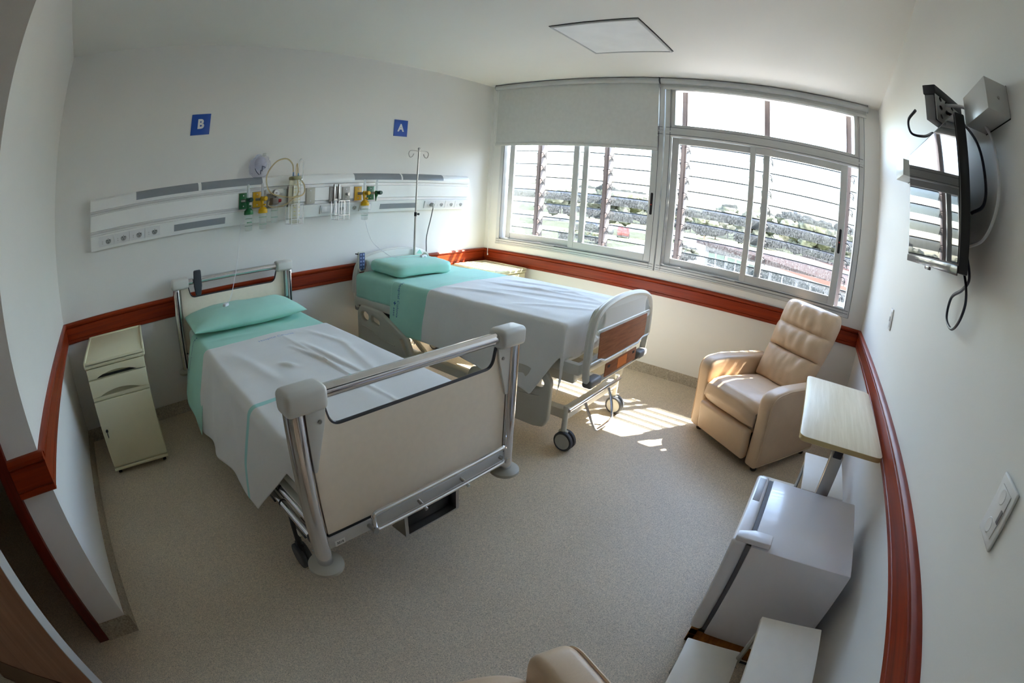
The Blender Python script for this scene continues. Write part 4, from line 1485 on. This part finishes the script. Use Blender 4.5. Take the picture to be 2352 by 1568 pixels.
def flowmeter(x, z, mcol, mknob, bottle, label, txt=None):
    """rotameter tube, knob and body plugged into an outlet; optional humidifier bottle under it"""
    r = thing('oxygen_flowmeter' if mcol is M_green else 'air_flowmeter', label, 'flowmeter', (x, -0.10, z))
    part(r, 'plug', M_steel, lambda g: g.cyl((-0.022, 0.036, 0), (0, 0, 0), 0.011))
    part(r, 'flow_tube', clear('tube_clear', (0.95, 0.96, 0.97), haze=0.35, hazecol=(0.9, 0.92, 0.95)), lambda g: g.lathe([(0, 0.012), (0.0095, 0.012), (0.0105, 0.10), (0.008, 0.112), (0, 0.113)], (0.012, -0.004, 0), 16))
    part(r, 'valve_body', mcol, lambda g: (g.lathe([(0, -0.03), (0.010, -0.03), (0.014, -0.015), (0.014, 0.012), (0.011, 0.018), (0, 0.018)], (0.012, -0.004, 0), 18)))
    part(r, 'valve_knob', mknob, lambda g: g.lathe([(0, -0.062), (0.014, -0.060), (0.017, -0.052), (0.017, -0.026), (0.012, -0.022), (0, -0.02)], (0.022, 0, 0.002), 18, 'y'))
    part(r, 'valve_collar', M_chrome, lambda g: g.lathe([(0, -0.022), (0.013, -0.022), (0.013, -0.012), (0, -0.012)], (0.016, 0, 0.002), 16, 'y'))
    if bottle:
        part(r, 'elbow', mcol, lambda g: (g.cyl((0.012, -0.004, -0.028), (0.016, -0.006, -0.062), 0.010), g.cyl((0.014, -0.005, -0.04), (0.03, -0.03, -0.042), 0.007)))
        part(r, 'bottle_cap', mcol, lambda g: g.lathe([(0, -0.056), (0.018, -0.056), (0.024, -0.064), (0.033, -0.072), (0.036, -0.096), (0.034, -0.10), (0, -0.10)], (0.018, -0.008, 0), 26))
        bt = part(r, 'water_bottle', M_clearp, lambda g: g.lathe([(0.0285, -0.099), (0.030, -0.105), (0.0285, -0.15), (0.027, -0.205), (0.024, -0.213), (0.004, -0.215)], (0.018, -0.008, 0), 26))
        for zz in (-0.128, -0.178):
            part(bt, 'level_mark', mcol if mcol is M_green else mat('print_green', rgb(30, 130, 84), 0.5),
                 lambda g: g.tube([(0.018 + 0.0305 * math.cos(2 * PI * q / 24), -0.008 + 0.0305 * math.sin(2 * PI * q / 24), zz) for q in range(24)], 0.0009, 4, True))
        if txt:
            part(bt, 'bottle_print', mat('print_green', rgb(30, 130, 84), 0.5), lambda g: g.mesh(text_mesh(txt, 0.016, 0, 0.0004), fn=lambda p: Vector((0.016 + p.x, -0.008 - math.sqrt(max(0, 0.0312 ** 2 - (p.x) ** 2)), -0.153 + p.y))), 0)
    else:
        part(r, 'hose_nipple', mcol, lambda g: g.cyl((0.008, -0.006, -0.028), (0.006, -0.008, -0.068), 0.009, 0.003))
    return r


flowmeter(1.515, 1.42, M_green, M_greend, True, 'green oxygen flowmeter with humidifier bottle under sign B', 'sorma')
flowmeter(1.630, 1.42, M_yel, M_yel, True, 'yellow air flowmeter with clear bottle beside the suction regulator')
flowmeter(2.535, 1.415, M_yel, M_yel, True, 'yellow air flowmeter with clear bottle beside the small wire basket')
flowmeter(2.655, 1.415, M_green, M_greend, False, 'green oxygen flowmeter without bottle beside the drip stand')

# ------------------------------------------------------------------ suction regulator
sr = thing('suction_regulator', 'suction regulator with round gauge and red knob and clear jar', 'regulator', (1.75, -0.09, 1.40))
part(sr, 'gauge', M_steel, lambda g: g.lathe([(0, -0.03), (0.024, -0.03), (0.026, -0.026), (0.026, 0.0), (0, 0.0)], (0.0, -0.01, 0.055), 26, 'y'))
part(sr, 'gauge_face', M_white, lambda g: g.lathe([(0, -0.0315), (0.022, -0.0315), (0.022, -0.03), (0, -0.03)], (0.0, -0.01, 0.055), 26, 'y'))
part(sr, 'gauge_needle', M_black, lambda g: g.box(-0.012, 0.004, -0.0425, -0.0418, 0.052, 0.057))
part(sr, 'regulator_body', mat('regulator_grey', rgb(120, 110, 104), 0.4), lambda g: (g.box(-0.032, 0.022, -0.035, 0.03, -0.03, 0.022, 0.01, 3), g.cyl((0, -0.02, 0.02), (0, -0.02, 0.04), 0.008)))
part(sr, 'red_knob', mat('red_plastic', rgb(176, 20, 28), 0.4), lambda g: g.lathe([(0, 0.022), (0.012, 0.022), (0.014, 0.03), (0.012, 0.046), (0, 0.048)], (0.0, -0.015, -0.002), 18, 'x'))
jr = part(sr, 'safety_jar', M_clearp, lambda g: g.lathe([(0.026, -0.03), (0.028, -0.04), (0.027, -0.15), (0.02, -0.158), (0.002, -0.16)], (-0.004, -0.01, 0), 24))
for zz in (-0.072, -0.118):
    part(jr, 'level_mark', mat('print_green', rgb(30, 130, 84), 0.5), lambda g: g.tube([(-0.004 + 0.029 * math.cos(2 * PI * q / 24), -0.01 + 0.029 * math.sin(2 * PI * q / 24), zz) for q in range(24)], 0.0009, 4, True))

# ------------------------------------------------------------------ wire baskets
def wire_basket(x, z1, label):
    """holder bolted to the unit: back rails and a rectangular wire cage"""
    r = thing('wire_basket', label, 'wire holder', (x, -0.065, z1))
    a, b, c, d_ = -0.048, 0.048, -0.125, -0.006
    top, bot = -0.10, -0.245
    part(r, 'hanger', M_steel, lambda g: (g.box(-0.03, -0.018, -0.012, 0.006, -0.12, 0.03, 0.002), g.box(0.012, 0.024, -0.012, 0.006, -0.12, 0.03, 0.002), g.box(-0.03, 0.024, -0.004, 0.006, -0.10, -0.085)))
    part(r, 'cage', M_chrome, lambda g: ([g.tube([(a, c, z), (b, c, z), (b, d_, z), (a, d_, z)], 0.0024, 6, True) for z in (top, bot + 0.035, bot)],
                                          [g.cyl((px, py, top), (px, py, bot), 0.0024, seg=6) for px, py in ((a, c), (b, c), (b, d_), (a, d_), (0.0, c), (0.0, d_), (a, (c + d_) / 2), (b, (c + d_) / 2))]))
    return r


wire_basket(1.898, 1.465, 'wire basket holding the tall suction canister')
wire_basket(2.305, 1.465, 'empty wire basket on the bed head unit left of the vacuum outlet'.replace('left of', 'beside'))

cn = thing('suction_canister', 'tall clear suction canister with yellow scale standing in a wire basket', 'canister', (1.898, -0.131, 1.2235))
cy = part(cn, 'jar', clear('canister_clear', (0.95, 0.94, 0.86), haze=0.25, hazecol=(0.9, 0.88, 0.78)), lambda g: g.lathe([(0.002, 0.0), (0.036, 0.0), (0.040, 0.006), (0.043, 0.14), (0.045, 0.33)], (0, 0, 0), 32))
for z in [0.03 + 0.028 * i for i in range(10)]:
    for x in (-0.018, 0.020):
        part(cy, 'scale_mark', mat('scale_yellow', rgb(190, 170, 60), 0.5), lambda g: g.box(x - 0.007, x + 0.007, -0.0445, -0.0435, z, z + 0.003))
part(cy, 'paper_scale', mat('scale_white', (0.7, 0.7, 0.66), 0.6), lambda g: g.extrude([(0.046 * math.cos(t), 0.046 * math.sin(t)) for t in [(-1.35 + 0.1 * i) for i in range(5)]] + [(0.0455 * math.cos(t), 0.0455 * math.sin(t)) for t in [(-0.95 - 0.1 * i) for i in range(5)]], 'z', 0.02, 0.30))
part(cn, 'lid', mat('lid_yellow_grey', rgb(150, 146, 104), 0.4), lambda g: g.lathe([(0, 0.345), (0.03, 0.345), (0.047, 0.34), (0.049, 0.325), (0.044, 0.318), (0, 0.318)], (0, 0, 0), 32))
for x, y, z in ((-0.018, 0, 0.375), (0.02, -0.01, 0.365)):
    part(cn, 'lid_port', mat('port_blue', rgb(110, 150, 190), 0.4), lambda g: g.cyl((x, y, 0.343), (x, y, z), 0.006))
part(cn, 'port_valve', M_chrome, lambda g: g.ball((0.036, -0.03, 0.318), 0.012, 2))
M_hose = clear('latex_hose', (0.93, 0.84, 0.62), haze=0.65, hazecol=(0.86, 0.74, 0.50))
hs = G()
hs.tube(smooth_path([(1.880, -0.131, 1.60), (1.868, -0.13, 1.66), (1.82, -0.12, 1.70), (1.74, -0.115, 1.68), (1.675, -0.115, 1.60), (1.67, -0.12, 1.52), (1.70, -0.145, 1.455), (1.78, -0.185, 1.425), (1.87, -0.21, 1.415), (1.94, -0.20, 1.435), (1.965, -0.16, 1.49), (1.955, -0.13, 1.53)], 8), 0.0055, 8)
tag(hs.build('suction_hose', M_hose), 'looped amber rubber hose above the suction canister', 'hose')
hs = G()
hs.tube(smooth_path([(1.915, -0.14, 1.59), (1.90, -0.15, 1.66), (1.893, -0.155, 1.60), (1.90, -0.19, 1.47), (1.88, -0.195, 1.42), (1.80, -0.17, 1.365), (1.72, -0.15, 1.355), (1.68, -0.14, 1.37), (1.69, -0.13, 1.40)], 8), 0.004, 8)
tag(hs.build('suction_hose', M_hose), 'thin amber hose running from the canister lid to the regulator jar', 'hose')
hs = G()
hs.tube(smooth_path([(1.92, -0.14, 1.58), (1.925, -0.13, 1.65), (1.945, -0.12, 1.695), (1.97, -0.11, 1.66), (1.975, -0.10, 1.575), (1.97, -0.09, 1.54)], 8), 0.004, 8)
tag(hs.build('suction_hose', clear('clear_hose', (0.95, 0.95, 0.94), haze=0.4)), 'short clear plastic hose arching over the right side of the canister lid'.replace('right side of the ', ''), 'hose')

# bag with an oxygen mask hanging on the wall
mk = thing('mask_bag', 'crumpled clear plastic bag holding an oxygen mask above the service panel', 'plastic bag', (1.635, -0.045, 1.655))
M_bag = clear('bag_film', (0.94, 0.94, 0.98), haze=0.14, hazecol=(0.80, 0.80, 0.90), rough=0.15)
part(mk, 'bag', M_bag, lambda g: g.ball((0, 0, 0), 0.088, 4, sc=(0.98, 0.30, 1.0), fn=lambda p: p * (1 + 0.18 * noise.noise(p * 2.2 + Vector((3, 1, 0))) + 0.12 * noise.noise(p * 6))))
part(mk, 'oxygen_mask', clear('mask_plastic', (0.92, 0.92, 0.96), haze=0.30, hazecol=(0.82, 0.82, 0.90), rough=0.1), lambda g: g.lathe([(0.050, 0.0), (0.052, -0.006), (0.042, -0.014), (0.02, -0.022), (0.004, -0.023)], (0.004, 0.0, 0.022), 26, 'y'))
part(mk, 'mask_strap', mat('strap_dark', rgb(34, 40, 60), 0.5), lambda g: g.tube([(-0.050, -0.030, -0.012), (-0.040, -0.033, -0.034), (-0.018, -0.034, -0.058), (-0.006, -0.034, -0.056), (-0.004, -0.034, -0.026), (0.006, -0.034, -0.036), (0.008, -0.034, 0.004), (0.016, -0.034, 0.0), (0.036, -0.032, -0.010)], 0.003, 6))
part(mk, 'wall_hook', M_clearp, lambda g: g.box(0.035, 0.047, -0.006, 0.0445, 0.08, 0.10))

# ------------------------------------------------------------------ drip stand clamped to the bed
iv = thing('drip_stand', 'thin steel drip stand with two hooks at the bed head', 'drip stand', (3.087, -0.1195, 0))
part(iv, 'pole', M_steel, lambda g: (g.cyl((0, 0, 0.50), (0, 0, 1.22), 0.0095), g.cyl((0, 0, 1.2), (0, 0, 1.80), 0.0072)))
part(iv, 'clamp_knob', M_black, lambda g: (g.cyl((0, 0, 1.205), (0, 0, 1.24), 0.012), g.cyl((0, 0, 1.222), (0.028, -0.004, 1.222), 0.005), g.lathe([(0, 0.026), (0.010, 0.026), (0.010, 0.036), (0, 0.036)], (0, -0.004, 1.222), 14, 'x')))
part(iv, 'tip', M_steel, lambda g: g.ball((0, 0, 1.807), 0.012, 2))
for sx in (-1, 1):
    part(iv, 'hook', M_steel, lambda g: g.tube(smooth_path([(0, 0, 1.782), (sx * 0.05, 0, 1.787), (sx * 0.098, 0, 1.782), (sx * 0.113, 0, 1.757), (sx * 0.098, 0, 1.728), (sx * 0.072, 0, 1.732), (sx * 0.055, 0, 1.758)], 7), 0.004, 8))

# ------------------------------------------------------------------ call cords, controls, cable
def on_pillow(x, y):
    return 0.0


cc = thing('call_button', 'white call button on a cord lying on the soft pillow', 'call button', (1.262, -0.325, 0.768))
part(cc, 'button_body', M_white, lambda g: g.box(-0.022, 0.022, -0.014, 0.014, -0.008, 0.016, 0.006, 3, mtx=Matrix.Rotation(math.radians(35), 4, 'Z')))
part(cc, 'button_hole', M_dark, lambda g: g.cyl((-0.006, -0.016, 0.004), (-0.007, -0.0185, 0.004), 0.004, seg=10))
part(cc, 'cord', M_white, lambda g: g.tube(smooth_path([(0.018, 0.012, 0.004), (0.07, 0.06, 0.06), (0.14, 0.14, 0.20), (0.19, 0.21, 0.36), (0.215, 0.245, 0.45), (0.225, 0.265, 0.50)], 8), 0.0022, 6))
cc = thing('call_button', 'white call button on a cord lying on the blocky pillow', 'call button', (2.985, -0.36, 0.877))
part(cc, 'button_body', M_white, lambda g: g.box(-0.030, 0.030, -0.013, 0.013, -0.004, 0.022, 0.005, 3))
part(cc, 'button_hole', M_dark, lambda g: (g.cyl((0.004, -0.0132, 0.006), (0.004, -0.0145, 0.006), 0.004, seg=10), ))
part(cc, 'cord', M_white, lambda g: g.tube(smooth_path([(-0.03, 0.0, 0.010), (-0.12, 0.03, 0.012), (-0.24, 0.09, 0.014), (-0.285, 0.16, 0.05), (-0.33, 0.27, 0.13), (-0.37, 0.30, 0.25), (-0.40, 0.305, 0.37)], 8), 0.002, 6))
pc = thing('power_cable', 'dark power cable with plug hanging from the socket row behind the drip stand', 'cable', (3.322, -0.06, 1.30))
part(pc, 'plug', mat('plug_grey', (0.45, 0.45, 0.43), 0.5), lambda g: (g.lathe([(0, -0.035), (0.012, -0.035), (0.019, -0.012), (0.019, 0.0), (0, 0.0)], (0, 0, 0), 16, 'y'), g.cyl((0, -0.025, -0.005), (-0.004, -0.03, -0.035), 0.007, 0.005)))
part(pc, 'cable', mat('cable_dark', (0.06, 0.07, 0.07), 0.5), lambda g: g.tube(smooth_path([(-0.004, -0.03, -0.03), (-0.01, -0.015, -0.12), (-0.014, 0.03, -0.30), (-0.012, 0.03, -0.44), (-0.014, 0.025, -0.7), (-0.03, 0.0, -1.0), (-0.2, -0.03, -1.28)], 8), 0.0045, 8))

rm = thing('hand_control', 'black bed hand control hung on the chrome headboard bar', 'remote control', (1.105, -0.155, 0.93))
part(rm, 'control_body', mat('control_charcoal', (0.035, 0.04, 0.05), 0.45), lambda g: g.plate(rpoly([(-0.028, 0.075), (0.028, 0.075), (0.031, -0.03), (0.02, -0.095), (-0.02, -0.095), (-0.031, -0.03)], 0.012, 4), [], 'y', 0.0, 0.022, 0.006))
part(rm, 'hang_hook', M_black, lambda g: g.tube(smooth_path([(0, 0.01, 0.03), (0, 0.055, 0.034), (0, 0.07, 0.005), (0, 0.062, -0.02)], 5), 0.006, 8))
rm = thing('hand_control', 'pale hand control with blue keys hung on the grey headboard', 'remote control', (2.512, -0.135, 0.868))
part(rm, 'control_body', M_offw, lambda g: g.plate(rpoly([(-0.033, 0.078), (0.033, 0.078), (0.033, -0.055), (0.018, -0.082), (-0.018, -0.082), (-0.033, -0.055)], 0.008, 4), [], 'y', 0.0, 0.022, 0.004))
kp = part(rm, 'key_field', mat('key_blue', rgb(58, 76, 118), 0.5), lambda g: g.plate(rpoly([(-0.027, 0.071), (0.027, 0.071), (0.027, -0.05), (0.014, -0.072), (-0.014, -0.072), (-0.027, -0.05)], 0.006, 3), [], 'y', -0.0115, 0.003, 0.0005))
for i in range(5):
    for x in (-0.0125, 0.0125):
        part(kp, 'key', mat('key_light', rgb(132, 150, 196), 0.5), lambda g: g.lathe([(0, -0.0148), (0.007, -0.0148), (0.008, -0.013), (0, -0.0125)], (x, 0, 0.056 - 0.0275 * i), 14, 'y'))
part(rm, 'hang_hook', M_black, lambda g: g.box(-0.042, -0.03, -0.006, 0.03, 0.058, 0.066))

# ------------------------------------------------------------------ bed letter signs
M_sign = mat('sign_blue', rgb(26, 78, 170), 0.4, var=0.02)
for ltr, x in (('B', 1.141), ('A', 2.958)):
    s_ = part(None, 'bed_sign', M_sign, lambda g: g.box(-0.075, 0.075, -0.004, 0, -0.075, 0.075, 0.0008))
    s_.location = (x, -0.0005, 1.995)
    tag(s_, 'square blue wall sign with the white letter %s' % ltr, 'sign')
    part(s_, 'letter', M_white, lambda g: g.mesh(text_mesh(ltr, 0.092, 0, 0.004), fn=lambda p: Vector((p.x, -0.0045, p.y))), 0)
# ------------------------------------------------------------------ television and what hangs near it
M_scr = mat('screen_glass', (0.010, 0.011, 0.013), 0.02, var=0.0, spec=0.5)
tv = thing('television', 'black flat television tilted forward on the wall', 'television', (1.892, -3.642, 1.668))
hwT, hhT = 0.345, 0.198
body = part(tv, 'casing', M_black, lambda g: (g.box(-hwT, hwT, -0.034, 0.0, -hhT, hhT, 0.005), g.box(-0.22, 0.22, -0.062, -0.03, -0.15, 0.12, 0.012)))
part(tv, 'screen', M_scr, lambda g: g.box(-hwT + 0.008, hwT - 0.008, -0.002, 0.0022, -hhT + 0.022, hhT - 0.008))
part(tv, 'bezel', mat('smoked_bezel', (0.05, 0.045, 0.055), 0.12, spec=0.8), lambda g: (g.box(-hwT, hwT, 0.0, 0.004, -hhT - 0.006, -hhT + 0.018, 0.0015), g.box(-0.03, 0.03, -0.006, 0.004, -hhT - 0.016, -hhT - 0.004, 0.003)))
tv.rotation_euler = (math.radians(-3.0), 0, 0)
part(tv, 'wall_mount', M_black, lambda g: g.box(-0.11, 0.11, -0.10, -0.06, -0.11, 0.08))
db = thing('decoder_box', 'black topped decoder box with perforated grey side above the television', 'decoder', (1.77, -3.672, 1.876), math.radians(39))
part(db, 'decoder_body', M_black, lambda g: g.box(-0.025, 0.03, -0.085, 0.085, 0.078, 0.108, 0.003))
part(db, 'perforated_side', M_steel, lambda g: g.plate(rpoly([(-0.085, 0.0), (0.085, 0.0), (0.085, 0.08), (-0.085, 0.08)], 0.004, 2), [ell(-0.055 + 0.037 * i, 0.02 + 0.026 * j, 0.009, 0.007, 10) for i in range(4) for j in range(3) if j < 2 or i > 0], 'x', -0.022, 0.003, 0.0))
part(db, 'decoder_core', mat('decoder_grey', (0.25, 0.25, 0.26), 0.5), lambda g: g.box(-0.012, 0.028, -0.08, 0.08, 0.001, 0.078, 0.002))
M_cbl = mat('cable_black', (0.012, 0.013, 0.03), 0.4)
for pts, r_, m_, lb, nm in (
        ([(1.72, -3.73, 1.50), (1.675, -3.735, 1.45), (1.66, -3.738, 1.40), (1.70, -3.74, 1.345), (1.765, -3.742, 1.318), (1.835, -3.742, 1.34), (1.82, -3.742, 1.40), (1.72, -3.742, 1.435), (1.665, -3.74, 1.47), (1.70, -3.735, 1.53)], 0.005, M_cbl, 'black cable hanging in a loop below the television', 'power_cable'),
        ([(1.76, -3.64, 1.93), (1.70, -3.70, 1.90), (1.60, -3.725, 1.82), (1.565, -3.735, 1.72), (1.58, -3.735, 1.66), (1.66, -3.725, 1.64)], 0.005, M_cbl, 'black cable curving beside the television', 'signal_cable'),
        ([(1.75, -3.66, 1.945), (1.66, -3.72, 1.93), (1.555, -3.745, 1.86), (1.50, -3.75, 1.76), (1.505, -3.75, 1.66), (1.57, -3.74, 1.58), (1.66, -3.72, 1.55)], 0.0055, M_white, 'white cable curving from the decoder behind the television', 'signal_cable'),
        ([(1.93, -3.60, 1.958), (1.985, -3.58, 1.93), (2.03, -3.60, 1.90), (2.00, -3.645, 1.895), (1.93, -3.665, 1.897)], 0.005, M_cbl, 'short black cable loop between the decoder and the television top', 'signal_cable')):
    g = G()
    g.tube(smooth_path(pts, 8), r_, 8)
    tag(g.build(nm, m_), lb, 'cable')
for x0, x1, lb in ((1.414, 1.62, 'white square sheet metal box on the wall beside the decoder'), (2.69, 2.90, 'white sheet metal wall box partly hidden behind the television')):
    b_ = part(None, 'junction_box', mat('box_enamel', (0.62, 0.63, 0.62), 0.3, 0.15, var=0.02), lambda g: g.box(x0, x1, -D + 0.0005, -D + 0.075, 1.862, 1.942, 0.002))
    tag(b_, lb, 'box')
    part(b_, 'box_screw', M_steel, lambda g: g.cyl((x0 - 0.002, -D + 0.035, 1.90), (x0 + 0.001, -D + 0.035, 1.90), 0.004, seg=12))
    part(b_, 'shadow_gap', M_dark, lambda g: g.box(x0 + 0.001, x1 - 0.001, -D + 0.0002, -D + 0.0012, 1.860, 1.944))


def wallplate(x, z, w, h, label, cat, kind):
    r = thing('wall_switch' if kind == 'switch' else 'wall_socket', label, cat, (x, -D, z))
    part(r, 'plate', M_white, lambda g: g.box(-w, w, 0.0003, 0.009, -h, h, 0.004, 3))
    p = part(r, 'insert', M_white, lambda g: g.box(-w * 0.62, w * 0.62, 0.008, 0.0115, -h * 0.72, h * 0.72, 0.0015))
    if kind == 'switch':
        part(r, 'rocker', M_grey, lambda g: g.box(-w * 0.3, w * 0.3, 0.011, 0.0135, -0.012, 0.012, 0.002))
    else:
        part(r, 'rocker', mat('rocker_dark', (0.16, 0.15, 0.17), 0.4), lambda g: g.box(-w * 0.62, -w * 0.38, 0.011, 0.0135, -0.012, 0.012, 0.001))
        for dz in (0.026, -0.03):
            part(r, 'socket_well', M_white, lambda g: g.lathe([(0, 0.0125), (0.013, 0.0125), (0.015, 0.011), (0, 0.011)], (0.004, 0, dz), 18, 'y'))


wallplate(2.935, 1.145, 0.036, 0.056, 'small white wall switch near the window corner of the television wall', 'switch', 'switch')
wallplate(1.115, 1.13, 0.044, 0.058, 'white wall plate with switch and sockets on the wall above the small fridge', 'socket', 'socket')
# ------------------------------------------------------------------ the hospital grounds outside, one storey below
ZG = -3.6
M_plaza = mat('pale_paving', (0.34, 0.335, 0.32), 0.9, var=0.10, scale=0.3)
M_lawn = mat('dry_lawn', (0.10, 0.115, 0.05), 0.95, var=0.3, scale=0.25)
struct(part(None, 'floor_outside', M_plaza, lambda g: g.box(W + 0.2, 260, -150, 170, ZG - 0.2, ZG)), 'pale paved ground outside the windows', 'ground')
tag(part(None, 'lawn', M_lawn, lambda g: g.box(26, 75, 18, 60, ZG, ZG + 0.05)), 'dry green lawn beyond the paved yard', 'lawn')
tag(part(None, 'lawn', M_lawn, lambda g: g.box(82, 258, -145, 165, ZG, ZG + 0.06)), 'wide far lawn under the distant trees', 'lawn')
random.seed(4)
M_leaf = [mat('leaf_%d' % i, c, 0.8, var=0.35, scale=1.2) for i, c in enumerate(((0.011, 0.016, 0.009), (0.014, 0.020, 0.012), (0.018, 0.023, 0.011)))]
M_bark = mat('bark', (0.10, 0.08, 0.06), 0.9)


def tree(x, y, h, wd_, m, label, group, seed, zb=0.06):
    r = thing('tree', label, 'tree', (x, y, ZG + zb), 0, group)
    part(r, 'trunk', M_bark, lambda g: g.cyl((0, 0, 0), (0, 0, h * 0.55), 0.05 * h ** 0.7, 0.02 * h ** 0.7, 10))

    def crown(g):
        rnd = random.Random(seed)
        for k in range(18):
            a = rnd.random() * 2 * PI
            rr = rnd.random() ** 0.5 * wd_ * 0.5
            zz = h * (0.26 + 0.60 * rnd.random()) - rr * 0.12
            g.ball((rr * math.cos(a), rr * math.sin(a), zz), wd_ * (0.15 + 0.14 * rnd.random()), 3, sc=(1, 1, 0.8),
                   fn=lambda p: p * (1 + 0.35 * noise.noise(p * 2.3 + Vector((k, seed, 0))) + 0.35 * noise.noise(p * 5 + Vector((seed, k, 0)))))
    part(r, 'crown', m, crown, 80)
    return r


k = 0
TREES = []
for az in [32, 30.5, 28.5, 27, 26, 24.5, 23.2, 22, 20, 18.2, 16, 14.2, 12.8, 11.3, 10, 8.4, 6.5, 5.0, 3.6, 2.2, 0.8, -0.5, -2.0, -3.4, -5.0, -6.8]:
    a = math.radians(az)
    el = 0.9 + 0.9 * random.random() + (0.9 if az < 4 else 0)
    if 14 < az < 20:
        el = 0.3
    for t in range(60):                     # first free spot going back from 90 m
        d_ = 90 + 2.0 * t + 6 * random.random()
        h = d_ * math.tan(math.radians(el)) + 1.45 - ZG
        wd_ = min(h * 0.85, 8.0)
        px, py = 0.42 + d_ * math.cos(a), -3.24 + d_ * math.sin(a)
        if all(math.hypot(px - q[0], py - q[1]) > (wd_ + q[2]) * 0.78 for q in TREES):
            break
    TREES.append((px, py, wd_))
    tree(px, py, h, wd_, M_leaf[k % 3], 'distant leafy tree in the row along the horizon outside', 'trees along the horizon', k + 1)
    k += 1
tree(45, 9.6, 1.6, 1.7, M_leaf[0], 'small round clipped tree alone on the paved yard', None, 77, 0.0)
for x, y, h in ((46, 20.5, 1.6), (50, 24, 1.9), (43, 22.6, 1.3)):
    tree(x, y, h, h * 1.3, M_leaf[2], 'low bushy shrub on the lawn edge outside', 'shrubs on the lawn edge', int(x))

# long low wing with a broad terracotta roof seen from above
M_terra = mat('terracotta', (0.070, 0.026, 0.017), 0.9, var=0.10, scale=0.6)
M_brown = mat('dark_roof_brown', (0.050, 0.026, 0.022), 0.9, var=0.12, scale=0.5)
M_wallo = mat('pale_outside_wall', (0.40, 0.39, 0.37), 0.8)
M_glaz = mat('dark_glazing', (0.04, 0.06, 0.06), 0.1)
bd = thing('low_building', 'long low hospital wing with broad terracotta roof and glazed front', 'building', (26.4, -3.2, ZG), math.radians(-43.4))
part(bd, 'wall', M_wallo, lambda g: g.box(0.6, 32, -22, 12.4, 0, 2.7))
part(bd, 'roof', M_terra, lambda g: g.box(0, 32.5, -22.5, 12.9, 2.7, 3.0))
part(bd, 'roof_parapet', M_brown, lambda g: g.box(31.8, 32.4, -22.3, 12.7, 3.0, 3.75))
part(bd, 'roof_rib', M_brown, lambda g: g.box(12, 12.6, -22.3, 12.7, 3.0, 3.2))
g0 = None
for i in range(13):
    y = -20.5 + 2.6 * i
    if g0 is None:
        g0 = part(bd, 'window', M_glaz, lambda g: g.box(0.54, 0.62, -1.1, 1.1, 0.5, 2.3))
        f0 = part(g0, 'window_bar', M_white, lambda g: (g.box(0.50, 0.55, -0.05, 0.05, 0.5, 2.3), g.box(0.50, 0.55, -1.15, 1.15, 1.35, 1.42)))
        ob = g0
    else:
        ob = copy_part(g0, bd)
        c_ = copy_part(f0, ob)
    ob.location = (0, y, 0)
for x, y, rz, c in ((62, 27, 0.4, (0.5, 0.5, 0.52)), (64, 30.5, 0.4, (0.10, 0.12, 0.16)), (60, 23.5, 0.4, (0.42, 0.08, 0.06))):
    cr = thing('parked_car', {0.5: 'silver parked car on the far yard', 0.10: 'dark blue parked car on the far yard', 0.42: 'red parked car on the far yard'}[c[0]], 'car', (x, y, ZG + 0.05), rz)
    m_ = mat('car_%d' % int(y), c, 0.25, 0.3)
    part(cr, 'car_body', m_, lambda g: g.extrude(rpoly([(-2.0, 0.3), (2.0, 0.3), (2.05, 0.75), (1.2, 0.9), (0.6, 1.42), (-1.0, 1.42), (-1.7, 0.95), (-2.05, 0.8)], 0.12, 3), 'y', -0.8, 0.8))
    part(cr, 'car_windows', M_glaz, lambda g: g.extrude([(-1.5, 0.95), (1.0, 0.95), (0.55, 1.36), (-0.95, 1.36)], 'y', -0.81, 0.81))
    for wx in (-1.25, 1.3):
        for wy in (-0.75, 0.75):
            part(cr, 'wheel', M_rubber, lambda g: g.cyl((wx, wy - 0.1, 0.32), (wx, wy + 0.1, 0.32), 0.32))
